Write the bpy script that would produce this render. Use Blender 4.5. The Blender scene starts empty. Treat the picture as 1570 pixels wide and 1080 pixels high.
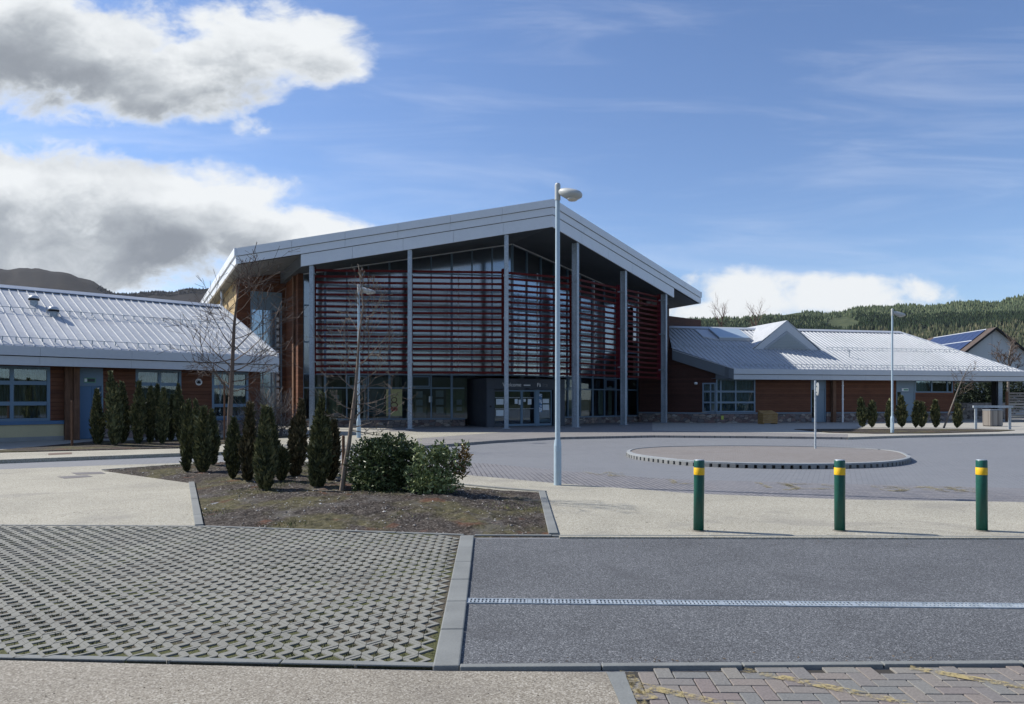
import bpy, math, random
from mathutils import Vector, noise as mnoise
random.seed(7)
R_=math.radians; sin=math.sin; cos=math.cos; PI=math.pi
sc=bpy.context.scene; col=sc.collection
F=1130.0; CX=785.0; HY=613.0; H=1.6

# ------------------------------------------------ camera, sky, sun, exposure
cam=bpy.data.cameras.new('camera'); co=bpy.data.objects.new('camera',cam); col.objects.link(co)
co.location=(0,0,H); co.rotation_euler=(R_(90),0,0)
cam.sensor_width=36; cam.lens=36*F/1570; cam.shift_y=(HY-540)/1570; cam.clip_end=9000
sc.camera=co
SUN_EL=40; SUN_AZ=-73     # azimuth from +Y, negative = to the left
sl=bpy.data.lights.new('sun','SUN'); sl.energy=4.4; sl.angle=R_(0.5); sl.color=(1,.95,.87)
so=bpy.data.objects.new('sun',sl); col.objects.link(so)
sd=Vector((sin(R_(SUN_AZ))*cos(R_(SUN_EL)),cos(R_(SUN_AZ))*cos(R_(SUN_EL)),sin(R_(SUN_EL))))
so.rotation_euler=sd.to_track_quat('Z','Y').to_euler()
sc.view_settings.view_transform='Standard'; sc.view_settings.look='None'; sc.view_settings.gamma=1
sc.view_settings.exposure=0.52

def N(nt,t,**k):
    n=nt.nodes.new(t)
    for a,b in k.items(): setattr(n,a,b)
    return n
class G:   # tiny node-expression helper
    def __init__(s,nt): s.nt=nt
    def put(s,sock,v):
        if isinstance(v,(int,float)): sock.default_value=v
        elif isinstance(v,(tuple,list)): sock.default_value=v if len(v)==len(sock.default_value) else tuple(v)+(1,)
        else: s.nt.links.new(v,sock)
    def m(s,op,a,b=0.0,c=0.0,clamp=False):
        n=N(s.nt,'ShaderNodeMath',operation=op); n.use_clamp=clamp
        s.put(n.inputs[0],a); s.put(n.inputs[1],b)
        if op in('MULTIPLY_ADD','SMOOTH_MIN','SMOOTH_MAX'): s.put(n.inputs[2],c)
        return n.outputs[0]
    def mix(s,f,a,b,bt='MIX'):
        n=N(s.nt,'ShaderNodeMix',data_type='RGBA',blend_type=bt); s.put(n.inputs[0],f); s.put(n.inputs[6],a); s.put(n.inputs[7],b); return n.outputs[2]
    def ss(s,v,a,b,x=0.0,y=1.0):
        n=N(s.nt,'ShaderNodeMapRange',interpolation_type='SMOOTHSTEP'); s.put(n.inputs[0],v)
        n.inputs[1].default_value=a;n.inputs[2].default_value=b;n.inputs[3].default_value=x;n.inputs[4].default_value=y; return n.outputs[0]
    def noise(s,vec,scale,detail=4,rough=.55,dist=0,out=0):
        n=N(s.nt,'ShaderNodeTexNoise'); s.put(n.inputs['Vector'],vec); n.inputs['Scale'].default_value=scale
        n.inputs['Detail'].default_value=detail; n.inputs['Roughness'].default_value=rough; n.inputs['Distortion'].default_value=dist; return n.outputs[out]
    def comb(s,x,y,z):
        n=N(s.nt,'ShaderNodeCombineXYZ'); s.put(n.inputs[0],x); s.put(n.inputs[1],y); s.put(n.inputs[2],z); return n.outputs[0]
    def sep(s,v):
        n=N(s.nt,'ShaderNodeSeparateXYZ'); s.put(n.inputs[0],v); return n.outputs
    def mp(s,v,scale=(1,1,1),rot=(0,0,0),loc=(0,0,0)):
        n=N(s.nt,'ShaderNodeMapping'); s.put(n.inputs[0],v); n.inputs['Scale'].default_value=scale; n.inputs['Rotation'].default_value=rot; n.inputs['Location'].default_value=loc; return n.outputs[0]
    def ramp(s,f,els,interp='LINEAR'):
        n=N(s.nt,'ShaderNodeValToRGB'); s.put(n.inputs[0],f); cr=n.color_ramp; cr.interpolation=interp
        while len(cr.elements)<len(els): cr.elements.new(.5)
        for e,(p,c) in zip(cr.elements,els): e.position=p; e.color=tuple(c)+(1,)
        return n.outputs[0]

w=bpy.data.worlds.new('World'); sc.world=w; w.use_nodes=True; nt=w.node_tree; nt.nodes.clear(); g=G(nt)
sky=N(nt,'ShaderNodeTexSky',sky_type='NISHITA'); sky.sun_disc=False; sky.sun_elevation=R_(SUN_EL); sky.sun_rotation=R_(SUN_AZ)
sky.air_density=1.0; sky.dust_density=0.3; sky.ozone_density=2.5
SKYS=0.092
skyc=g.mix(1.0,sky.outputs[0],(SKYS*.92,SKYS*.99,SKYS*1.16,1),'MULTIPLY')
dirv=N(nt,'ShaderNodeTexCoord').outputs['Generated']
X,Y,Z=g.sep(dirv)
front=g.ss(Y,.12,.3)
Ys=g.m('MAXIMUM',Y,.1)
a=g.m('DIVIDE',X,Ys); b=g.m('DIVIDE',Z,Ys)
def dens(a,b,blobs):
    p=g.comb(a,g.m('MULTIPLY',b,1.5),0.37)
    n1=g.noise(p,4.2,9,.58,.25); n2=g.noise(p,13,6,.6,.3)
    nn=g.m('ADD',g.m('MULTIPLY',g.m('SUBTRACT',n1,.5),2.6),g.m('MULTIPLY',g.m('SUBTRACT',n2,.5),1.7))
    cur=None
    for (px,py,rx,ry,pw) in blobs:
        da=g.m('MULTIPLY',g.m('SUBTRACT',a,(px-CX)/F),F/rx); db=g.m('MULTIPLY',g.m('SUBTRACT',b,(HY-py)/F),F/ry)
        e=g.m('SUBTRACT',pw,g.m('ADD',g.m('MULTIPLY',da,da),g.m('MULTIPLY',db,db)))
        cur=e if cur is None else g.m('SMOOTH_MAX',cur,e,.12)
    return g.m('ADD',cur,nn), n1
BL=[(60,70,330,112,1.1),(210,118,235,72,1.1),(350,70,150,75,1.2),(470,75,130,62,1.0),(400,196,75,34,.22),(40,310,310,90,1.2),(230,338,230,84,1.2),(390,365,170,60,1.1),(100,385,380,60,1.2),
    (1150,450,105,50,.9),(1320,455,165,45,.9),(1110,478,120,26,.9)]
d0,n1=dens(a,b,BL)
d1,_=dens(g.m('ADD',a,-.005),g.m('ADD',b,.062),BL)
mask=g.m('MULTIPLY',g.ss(d0,-.12,.55),front)
thick=g.m('MULTIPLY',g.ss(d1,-.4,1.35),g.ss(d0,.10,.9))
# only the big left clouds have dark bellies
left=g.ss(a,.1,-.2,.35,1.0)
shade=g.m('MULTIPLY',thick,left)
n3=g.noise(g.comb(a,g.m('MULTIPLY',b,1.7),.9),4.6,6,.55,.5)
cc=g.ramp(g.m('ADD',g.m('MULTIPLY',shade,.86),g.m('MULTIPLY',g.m('SUBTRACT',n3,.5),1.0)),[(0.0,(.62,.64,.655)),(.3,(.45,.475,.50)),(.62,(.30,.325,.355)),(1,(.19,.21,.24))])
# thin high cirrus
ci=g.noise(g.mp(g.comb(a,b,.2),scale=(1.1,8,1),rot=(0,0,R_(-9))),2.2,5,.6,.6)
cm=g.m('MULTIPLY',g.ss(ci,.44,.82,0,.19),g.ss(Z,0,.1))
# loose clouds on the rest of the sky (seen in the windows)
gn=g.noise(g.mp(dirv,scale=(1,1,2.2)),2.6,8,.6,.3)
gm=g.m('MULTIPLY',g.m('MULTIPLY',g.ss(gn,.5,.66),g.m('SUBTRACT',1.0,front)),g.ss(Z,-.02,.06))
base=g.mix(cm,skyc,(.72,.74,.80,1))
base=g.mix(gm,base,(.34,.37,.41,1))
res=g.mix(mask,base,cc)
bg=N(nt,'ShaderNodeBackground'); nt.links.new(res,bg.inputs[0]); bg.inputs[1].default_value=1.0
out=N(nt,'ShaderNodeOutputWorld'); nt.links.new(bg.outputs[0],out.inputs[0])

# ------------------------------------------------ helpers
def Rp(px,py,z=0.0):
    D=F*(H-z)/(py-HY); return Vector(((px-CX)/F*D,D,z))
def at(px,D,z=0.0): return Vector(((px-CX)/F*D,D,z))
def zat(py,D): return H+(HY-py)*D/F
class Fr:
    def __init__(s,ox,oy,ang): s.ox,s.oy,s.c,s.s=ox,oy,cos(ang),sin(ang); s.ang=ang
    def p(s,u,v,z=0.0): return Vector((s.ox+u*s.c-v*s.s,s.oy+u*s.s+v*s.c,z))
    def u(s,px,v=0.0):
        k=(px-CX)/F; return (k*(s.oy+v*s.c)-s.ox+v*s.s)/(s.c-k*s.s)
    def z(s,u,v,py): return zat(py,s.oy+u*s.s+v*s.c)
W0=Fr(0,0,0)
class MB:
    def __init__(s): s.v=[];s.f=[]
    def face(s,*pts):
        n=len(s.v); s.v+= [Vector(p) for p in pts]; s.f.append(tuple(range(n,n+len(pts)))); return s
    def hexa(s,c):   # 8 corners: bottom 4 (ccw), top 4
        n=len(s.v); s.v+=[Vector(p) for p in c]
        for q in((3,2,1,0),(4,5,6,7),(0,1,5,4),(1,2,6,5),(2,3,7,6),(3,0,4,7)): s.f.append(tuple(n+i for i in q))
        return s
    def box(s,fr,u0,u1,v0,v1,z0,z1,z0b=None,z1b=None):  # z?b: z at u1 (sloped)
        z0b=z0 if z0b is None else z0b; z1b=z1 if z1b is None else z1b
        if u0>u1: u0,u1,z0,z0b,z1,z1b=u1,u0,z0b,z0,z1b,z1
        return s.hexa([fr.p(u0,v0,z0),fr.p(u1,v0,z0b),fr.p(u1,v1,z0b),fr.p(u0,v1,z0),fr.p(u0,v0,z1),fr.p(u1,v0,z1b),fr.p(u1,v1,z1b),fr.p(u0,v1,z1)])
    def prism(s,poly,z0,z1):   # horizontal polygon extruded; poly points xy
        n=len(s.v);k=len(poly); ar=sum(poly[i][0]*poly[(i+1)%k][1]-poly[(i+1)%k][0]*poly[i][1] for i in range(k))
        if ar<0: poly=poly[::-1]
        s.v+=[Vector((p[0],p[1],z0)) for p in poly]+[Vector((p[0],p[1],z1)) for p in poly]
        s.f.append(tuple(n+i for i in range(k))[::-1]); s.f.append(tuple(n+k+i for i in range(k)))
        for i in range(k): j=(i+1)%k; s.f.append((n+i,n+j,n+k+j,n+k+i))
        return s
    def solid(s,lo,hi):  # two matching loops
        n=len(s.v);k=len(lo); s.v+=[Vector(p) for p in lo]+[Vector(p) for p in hi]
        s.f.append(tuple(n+i for i in range(k))[::-1]); s.f.append(tuple(n+k+i for i in range(k)))
        for i in range(k): j=(i+1)%k; s.f.append((n+i,n+j,n+k+j,n+k+i))
        return s
    def tube(s,p0,p1,r0,r1=None,n=8,cap=True):
        r1=r0 if r1 is None else r1; p0=Vector(p0);p1=Vector(p1); d=(p1-p0).normalized()
        x=d.orthogonal().normalized(); y=d.cross(x); b=len(s.v)
        for p,r in((p0,r0),(p1,r1)):
            for i in range(n): t=2*PI*i/n; s.v.append(p+x*(cos(t)*r)+y*(sin(t)*r))
        for i in range(n): j=(i+1)%n; s.f.append((b+i,b+j,b+n+j,b+n+i))
        if cap: s.f.append(tuple(b+i for i in range(n))[::-1]); s.f.append(tuple(b+n+i for i in range(n)))
        return s
    def path(s,pts,rs,n=5):
        b=len(s.v); x=None
        for i,p in enumerate(pts):
            d=(pts[min(i+1,len(pts)-1)]-pts[max(i-1,0)]).normalized()
            x=d.orthogonal().normalized() if x is None else (x-d*x.dot(d)).normalized()
            y=d.cross(x)
            for k in range(n): t=2*PI*k/n; s.v.append(p+x*(cos(t)*rs[i])+y*(sin(t)*rs[i]))
        for i in range(len(pts)-1):
            for k in range(n): j=(k+1)%n; s.f.append((b+i*n+k,b+i*n+j,b+(i+1)*n+j,b+(i+1)*n+k))
        s.f.append(tuple(b+(len(pts)-1)*n+k for k in range(n))); return s
    def lathe(s,c,prof,n=20):
        c=Vector(c); b=len(s.v)
        for r,z in prof:
            for i in range(n): t=2*PI*i/n; s.v.append(c+Vector((cos(t)*r,sin(t)*r,z)))
        for j in range(len(prof)-1):
            for i in range(n): k=(i+1)%n; s.f.append((b+j*n+i,b+j*n+k,b+(j+1)*n+k,b+(j+1)*n+i))
        s.f.append(tuple(b+i for i in range(n))[::-1]); s.f.append(tuple(b+(len(prof)-1)*n+i for i in range(n))); return s
    def build(s,name,m,parent=None,smooth=False,bevel=0):
        me=bpy.data.meshes.new(name); o=bpy.data.objects.new(name,me); col.objects.link(o)
        org=Vector((0,0,0))
        if parent is not None:
            org=Vector(parent.get('_o',(0,0,0))); o.parent=parent; o['_o']=tuple(org)
        me.from_pydata([tuple(p-org) for p in s.v],[],s.f); me.materials.append(m); me.validate()
        if smooth:
            for p in me.polygons: p.use_smooth=True
        if bevel:
            bv=o.modifiers.new('bevel','BEVEL'); bv.width=bevel; bv.segments=2; bv.limit_method='ANGLE'
        return o
def tag(o,label=None,cat=None,group=None,kind=None):
    if label:o['label']=label
    if cat:o['category']=cat
    if group:o['group']=group
    if kind:o['kind']=kind
    return o
def thing(name,loc,label,cat,group=None):
    o=bpy.data.objects.new(name,None); col.objects.link(o); o.location=loc; o['_o']=tuple(loc); o.empty_display_size=.3
    return tag(o,label,cat,group)
def dup(root,loc,label=None,rotz=0,scale=None):
    def cp(o,par):
        c=o.copy(); col.objects.link(c); c.parent=par
        for ch in o.children: cp(ch,c)
        return c
    c=cp(root,None); c.location=loc; c.rotation_euler=(0,0,rotz)
    if scale: c.scale=scale
    if label: c['label']=label
    return c
def struct(mb,name,m,**k): return tag(mb.build(name,m,None,**k),kind='structure')

# ------------------------------------------------ materials
def mat(name,basec=(.5,.5,.5),rough=.6,metal=0,fn=None,spec=.5):
    m=bpy.data.materials.new(name); m.use_nodes=True; nt=m.node_tree; g=G(nt); bs=nt.nodes['Principled BSDF']
    bs.inputs['Base Color'].default_value=tuple(basec)+(1,); bs.inputs['Roughness'].default_value=rough; bs.inputs['Metallic'].default_value=metal
    bs.inputs['Specular IOR Level'].default_value=spec
    if fn: fn(g,bs)
    return m
def pos(g): return N(g.nt,'ShaderNodeNewGeometry').outputs['Position']
def objc(g): return N(g.nt,'ShaderNodeTexCoord').outputs['Object']
def isl(g): return N(g.nt,'ShaderNodeNewGeometry').outputs['Random Per Island']
def setc(g,bs,c): g.put(bs.inputs['Base Color'],c)
def bump(g,bs,h,st=.3,dist=.01):
    n=N(g.nt,'ShaderNodeBump'); n.inputs['Strength'].default_value=st; n.inputs['Distance'].default_value=dist; g.put(n.inputs['Height'],h); g.nt.links.new(n.outputs[0],bs.inputs['Normal'])
def sc3(c,k): return tuple(x*k for x in c)
def weather(c,k=.14,sc=1.2,fine=30,r=.5,metal=0,name='m',bst=.0):
    def fn(g,bs):
        P=pos(g); n=g.noise(P,sc,5,.6); f=g.noise(P,fine,3,.6)
        v=g.m('ADD',g.m('MULTIPLY',n,.65),g.m('MULTIPLY',f,.35))
        setc(g,bs,g.ramp(v,[(.3,sc3(c,1-k)),(.7,sc3(c,1+k))]))
        g.put(bs.inputs['Roughness'],g.ss(n,.3,.7,r-.07,r+.1))
        if bst: bump(g,bs,f,bst,.004)
    return mat(name,c,r,metal,fn)
def speckle(name,stops,scale,big=.5,bigk=.12,rough=.85,bst=.5,bd=.004,stain=None):
    def fn(g,bs):
        P=pos(g)
        vo=N(g.nt,'ShaderNodeTexVoronoi'); g.put(vo.inputs['Vector'],P); vo.inputs['Scale'].default_value=scale
        rnd=g.sep(vo.outputs['Color'])[0]
        n=g.noise(P,scale*.45,3,.7)
        v=g.m('ADD',g.m('MULTIPLY',rnd,.7),g.m('MULTIPLY',n,.3))
        c=g.ramp(v,stops)
        b=g.noise(P,big,6,.62,.4)
        c=g.mix(1,c,g.ramp(b,[(.3,(1-bigk,)*3),(.7,(1+bigk,)*3)]),'MULTIPLY')
        if stain:
            s=g.noise(g.mp(P,loc=(7,3,0)),stain[0],5,.65,.8)
            c=g.mix(g.ss(s,stain[1],stain[1]+.12,0,stain[2]),c,stain[3])
        setc(g,bs,c); bump(g,bs,v,bst,bd)
    return mat(name,stops[1][1],rough,0,fn,spec=.35)
asphalt=speckle('asphalt',[(.12,(.036,.038,.041)),(.48,(.088,.093,.100)),(.72,(.138,.146,.155)),(.92,(.36,.37,.38))],150,big=.8,bigk=.15,bst=.7,stain=(.7,.57,.35,(.06,.062,.068,1)))
buff=speckle('buff_surfacing',[(.1,(.17,.15,.112)),(.45,(.32,.303,.243)),(.7,(.40,.382,.318)),(.93,(.50,.49,.43))],105,big=.5,bigk=.13,bst=.4,stain=(.45,.54,.42,(.20,.19,.17,1)))
buff_near=speckle('exposed_aggregate',[(.1,(.13,.112,.088)),(.42,(.22,.198,.16)),(.68,(.285,.262,.215)),(.93,(.43,.405,.355))],120,big=.7,bigk=.15,bst=.6,stain=(.9,.56,.35,(.15,.135,.115,1)))
concrete=weather((.27,.275,.265),.2,1.7,70,.85,name='concrete',bst=.5)
kerbm=weather((.175,.185,.18),.22,2.3,60,.85,name='kerb_concrete',bst=.5)
gcm=weather((.195,.195,.172),.30,1.1,55,.9,name='paver_concrete',bst=.5)
def pavefn(c1,c2,c3,rot,bw,bh,mort,mortc,bstr=.4,offset=.5,wear=None):
    def fn(g,bs):
        P=g.mp(pos(g),rot=(0,0,rot))
        br=N(g.nt,'ShaderNodeTexBrick'); g.put(br.inputs['Vector'],P); br.offset=offset; br.squash=1
        br.inputs['Scale'].default_value=1; br.inputs['Brick Width'].default_value=bw; br.inputs['Row Height'].default_value=bh
        br.inputs['Mortar Size'].default_value=mort; br.inputs['Mortar Smooth'].default_value=.3; br.inputs['Bias'].default_value=0
        br.inputs['Color1'].default_value=c1+(1,); br.inputs['Color2'].default_value=c2+(1,); br.inputs['Mortar'].default_value=mortc+(1,)
        n=g.noise(P,.35,6,.62,.5); f=g.noise(P,45,3,.6)
        c=g.mix(g.ss(n,.42,.68,0,.75),br.outputs[0],c3+(1,))
        c=g.mix(.8,c,g.ramp(f,[(.25,(.72,)*3),(.75,(1.25,)*3)]),'MULTIPLY')
        st=g.noise(g.mp(P,scale=(.35,1.6,1)),.7,5,.65,.8)
        c=g.mix(g.ss(st,.6,.72,0,.35),c,sc3(c3,.6)+(1,))
        setc(g,bs,c); bump(g,bs,g.m('SUBTRACT',g.m('MULTIPLY',f,.4),br.outputs['Fac']),bstr,.006)
    return fn
roadm=mat('road_block_paving',(.15,.15,.17),.8,0,pavefn((.165,.175,.190),(.192,.200,.213),(.178,.187,.20),R_(24),.2,.1,.006,(.09,.09,.10)))
bandm=mat('rumble_band_paving',(.15,.15,.17),.8,0,pavefn((.16,.16,.172),(.215,.207,.21),(.185,.185,.195),R_(-6),.1,.2,.012,(.055,.055,.06),offset=0))
isletm=mat('roundabout_block_paving',(.2,.16,.14),.85,0,pavefn((.195,.175,.16),(.23,.212,.198),(.205,.19,.18),R_(35),.2,.1,.008,(.10,.09,.08)))
forem=mat('forecourt_paving',(.17,.17,.17),.85,0,pavefn((.19,.18,.175),(.235,.225,.215),(.2,.195,.19),R_(27),.4,.2,.008,(.10,.10,.10)))
slabm=mat('pavement_slabs',(.3,.3,.28),.85,0,pavefn((.33,.315,.275),(.36,.345,.30),(.34,.325,.285),R_(12),.6,.6,.008,(.2,.19,.17)))
def soilfn(g,bs):
    P=pos(g); vo=N(g.nt,'ShaderNodeTexVoronoi'); g.put(vo.inputs['Vector'],P); vo.inputs['Scale'].default_value=48
    r=g.sep(vo.outputs['Color'])[0]; n=g.noise(P,9,6,.7); v=g.m('ADD',g.m('MULTIPLY',r,.5),g.m('MULTIPLY',n,.5))
    c=g.ramp(v,[(.2,(.014,.011,.009)),(.48,(.042,.034,.028)),(.66,(.085,.072,.062)),(.85,(.23,.21,.19))])
    big=g.noise(g.mp(P,loc=(3.1,1,0)),.8,5,.6,.5)
    c=g.mix(g.ss(big,.46,.6,0,.6),c,g.ramp(n,[(.35,(.045,.046,.018)),(.65,(.15,.135,.055))]))
    rb=g.noise(g.mp(P,loc=(9,4,0)),1.3,4,.6,.4); c=g.mix(g.ss(rb,.58,.68,0,.6),c,(.13,.055,.03,1))
    gr=g.noise(g.mp(P,loc=(1,14,0)),1.1,4,.6,.4); c=g.mix(g.ss(gr,.55,.68,0,.5),c,(.13,.125,.12,1))
    setc(g,bs,c); bump(g,bs,g.m('ADD',n,g.m('MULTIPLY',r,.5)),.9,.03)
soil=mat('planting_soil',(.07,.06,.05),.95,0,soilfn,spec=.2)
def cellsoil(g,bs):
    P=pos(g); n=g.noise(P,60,4,.7); big=g.noise(P,1.4,4,.6,.5)
    a=g.ramp(n,[(.3,(.045,.038,.028)),(.6,(.12,.105,.08)),(.8,(.24,.225,.19))]); b=g.ramp(n,[(.3,(.045,.05,.022)),(.7,(.125,.13,.055))])
    Yc=g.sep(P)[1]
    setc(g,bs,g.mix(g.ss(g.m('ADD',big,g.ss(Yc,4.4,5.4,.12,0)),.47,.6),a,b)); bump(g,bs,n,.8,.02)
cellm=mat('paver_cell_soil',(.06,.05,.04),.95,0,cellsoil,spec=.2)
def grassfn(g,bs):
    P=pos(g); n=g.noise(P,.05,6,.65,.5); f=g.noise(P,6,4,.7)
    setc(g,bs,g.mix(g.m('MULTIPLY',f,.6),g.ramp(n,[(.35,(.05,.06,.025)),(.65,(.11,.10,.045))]),(.06,.065,.03,1)))
grassm=mat('rough_grass',(.07,.08,.03),.95,0,grassfn,spec=.2)
def moorfn(g,bs):
    P=pos(g); n=g.noise(P,.004,8,.65,.6); f=g.noise(P,.03,5,.7)
    c=g.ramp(g.m('ADD',g.m('MULTIPLY',n,.6),g.m('MULTIPLY',f,.4)),[(.35,(.005,.005,.006)),(.52,(.009,.008,.009)),(.66,(.022,.017,.014))]); setc(g,bs,c)
moorm=mat('heather_moor',(.03,.03,.03),.95,0,moorfn,spec=.1)
def hillfn(g,bs):
    P=pos(g); f=g.noise(P,.06,6,.7); setc(g,bs,g.ramp(f,[(.35,(.04,.055,.03)),(.7,(.09,.105,.055))]))
hillm=mat('wooded_hill_floor',(.04,.05,.02),.95,0,hillfn,spec=.1)
galv=None
def galvfn(g,bs):
    P=pos(g); vo=N(g.nt,'ShaderNodeTexVoronoi'); g.put(vo.inputs['Vector'],P); vo.inputs['Scale'].default_value=30
    n=g.noise(g.mp(P,scale=(1,1,.5)),1.8,5,.65); r=g.sep(vo.outputs['Color'])[0]
    setc(g,bs,g.ramp(g.m('ADD',g.m('MULTIPLY',r,.35),g.m('MULTIPLY',n,.65)),[(.3,(.26,.305,.34)),(.7,(.44,.49,.53))]))
galv=mat('galvanised_steel',(.35,.4,.44),.5,.25,galvfn)
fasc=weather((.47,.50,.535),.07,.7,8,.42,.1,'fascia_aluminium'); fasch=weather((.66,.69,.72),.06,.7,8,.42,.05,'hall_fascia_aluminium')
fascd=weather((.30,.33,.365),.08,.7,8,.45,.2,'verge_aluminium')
def rooffn(g,bs):
    P=pos(g); n=g.noise(P,.35,5,.6,.4); st=g.noise(g.mp(P,scale=(2,2,.3)),2.5,5,.6)
    v=g.m('ADD',g.m('MULTIPLY',n,.5),g.m('MULTIPLY',st,.5)); setc(g,bs,g.ramp(v,[(.35,(.38,.40,.42)),(.62,(.50,.52,.54))]))
    g.put(bs.inputs['Roughness'],g.ss(n,.3,.7,.5,.62))
roofm=mat('standing_seam_roof',(.5,.52,.55),.5,.15,rooffn)
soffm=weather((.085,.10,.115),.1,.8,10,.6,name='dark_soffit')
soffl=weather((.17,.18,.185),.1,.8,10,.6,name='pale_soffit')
darkm=mat('dark_gap',(.012,.012,.014),.8)
def boardfn(c1,c2,pitch=.15):
    def fn(g,bs):
        P=pos(g); z=g.sep(P)[2]; q=g.m('DIVIDE',z,pitch); fl=g.m('FLOOR',q); fr=g.m('SUBTRACT',q,fl)
        wn=N(g.nt,'ShaderNodeTexWhiteNoise',noise_dimensions='1D'); g.put(wn.inputs['W'],fl)
        gr=g.noise(g.mp(P,scale=(1.2,1.2,22)),2.2,5,.65,.4)
        bl=g.noise(g.mp(P,scale=(.8,.8,1.4)),1.4,4,.6,.5)
        v=g.m('ADD',g.m('ADD',g.m('MULTIPLY',gr,.5),g.m('MULTIPLY',wn.outputs[0],.2)),g.m('MULTIPLY',bl,.3))
        c=g.ramp(v,[(.28,c1),(.72,c2)]); gap=g.ss(fr,.0,.10); c=g.mix(gap,(.012,.007,.005,1),c); setc(g,bs,c)
        bump(g,bs,g.m('ADD',gap,g.m('MULTIPLY',gr,.15)),.8,.012)
    return fn
cedar=mat('cedar_boarding',(.2,.07,.04),.7,0,boardfn((.066,.024,.012),(.185,.072,.036)),spec=.3)
cedar_d=mat('dark_cedar_boarding',(.15,.06,.04),.7,0,boardfn((.035,.014,.010),(.08,.032,.022)),spec=.3)  # same boarding in a darker tone
def timbfn(g,bs):
    P=pos(g); gr=g.noise(g.mp(P,scale=(14,14,.7)),1.5,6,.7,.6); n=g.noise(P,2.2,4,.6)
    setc(g,bs,g.ramp(g.m('ADD',g.m('MULTIPLY',gr,.6),g.m('MULTIPLY',n,.4)),[(.3,(.055,.028,.018)),(.55,(.16,.085,.05)),(.75,(.30,.19,.12))])); bump(g,bs,gr,.5,.01)
timber=mat('weathered_timber',(.2,.1,.06),.8,0,timbfn,spec=.3)
def brickf(g,bs):
    P=pos(g); x,y,z=g.sep(P); t=g.m('ADD',g.m('MULTIPLY',x,-.45),g.m('MULTIPLY',y,.89))
    br=N(g.nt,'ShaderNodeTexBrick'); g.put(br.inputs['Vector'],g.comb(t,z,0)); br.inputs['Scale'].default_value=1
    br.inputs['Brick Width'].default_value=.45; br.inputs['Row Height'].default_value=.15; br.inputs['Mortar Size'].default_value=.012
    br.inputs['Color1'].default_value=(.36,.255,.115,1); br.inputs['Color2'].default_value=(.46,.335,.16,1); br.inputs['Mortar'].default_value=(.2,.15,.09,1)
    n=g.noise(P,3,5,.6); setc(g,bs,g.mix(.7,br.outputs[0],g.ramp(n,[(.3,(.75,)*3),(.7,(1.15,)*3)]),'MULTIPLY')); bump(g,bs,g.m('SUBTRACT',1.0,br.outputs['Fac']),.6,.01)
brickm=mat('buff_blockwork',(.4,.3,.14),.85,0,brickf)
def stonef(g,bs):
    P=g.mp(pos(g),scale=(1,1,1.75)); Pw=g.noise(P,2.5,2,.5,0,1)
    mx=N(g.nt,'ShaderNodeMix',data_type='VECTOR'); mx.inputs[0].default_value=.10; g.put(mx.inputs[4],P); g.put(mx.inputs[5],Pw); PP=mx.outputs[1]
    vo=N(g.nt,'ShaderNodeTexVoronoi'); g.put(vo.inputs['Vector'],PP); vo.inputs['Scale'].default_value=3.4
    ve=N(g.nt,'ShaderNodeTexVoronoi',feature='DISTANCE_TO_EDGE'); g.put(ve.inputs['Vector'],PP); ve.inputs['Scale'].default_value=3.4
    r=g.sep(vo.outputs['Color'])[0]; n=g.noise(pos(g),14,5,.7)
    c=g.ramp(r,[(0,(.12,.085,.08)),(.3,(.24,.165,.145)),(.55,(.17,.155,.155)),(.8,(.33,.27,.225)),(1,(.40,.37,.33))])
    c=g.mix(.7,c,g.ramp(n,[(.3,(.65,)*3),(.7,(1.25,)*3)]),'MULTIPLY'); e=g.ss(ve.outputs['Distance'],.015,.06)
    setc(g,bs,g.mix(e,(.10,.092,.085,1),c)); bump(g,bs,g.m('ADD',e,g.m('MULTIPLY',n,.3)),.9,.03)
stonem=mat('rubble_stone',(.25,.2,.18),.9,0,stonef)
bluef=weather((.125,.20,.275),.10,1.2,25,.45,.1,'blue_grey_frame')
bluel=weather((.16,.225,.285),.10,1.2,25,.45,.1,'pale_blue_frame')
blued=weather((.065,.145,.26),.10,1.2,25,.5,0,'blue_door_paint')
porchm=weather((.045,.055,.072),.10,1.0,20,.5,.1,'charcoal_cladding')
redm=weather((.085,.009,.009),.14,2,20,.6,0,'crimson_louvre')
redp=weather((.13,.005,.016),.12,2,20,.5,0,'bright_crimson_post')
creamm=weather((.50,.44,.27),.10,1.2,20,.85,0,'cream_render')
sillm=weather((.16,.20,.24),.10,1.2,20,.6,0,'sill_metal')
redm.node_tree.nodes['Principled BSDF'].inputs['Specular IOR Level'].default_value=.12
whitem=weather((.75,.76,.76),.06,3,20,.5,0,'white_paint')
paperm=mat('paper',(.72,.76,.78),.6)
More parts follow.
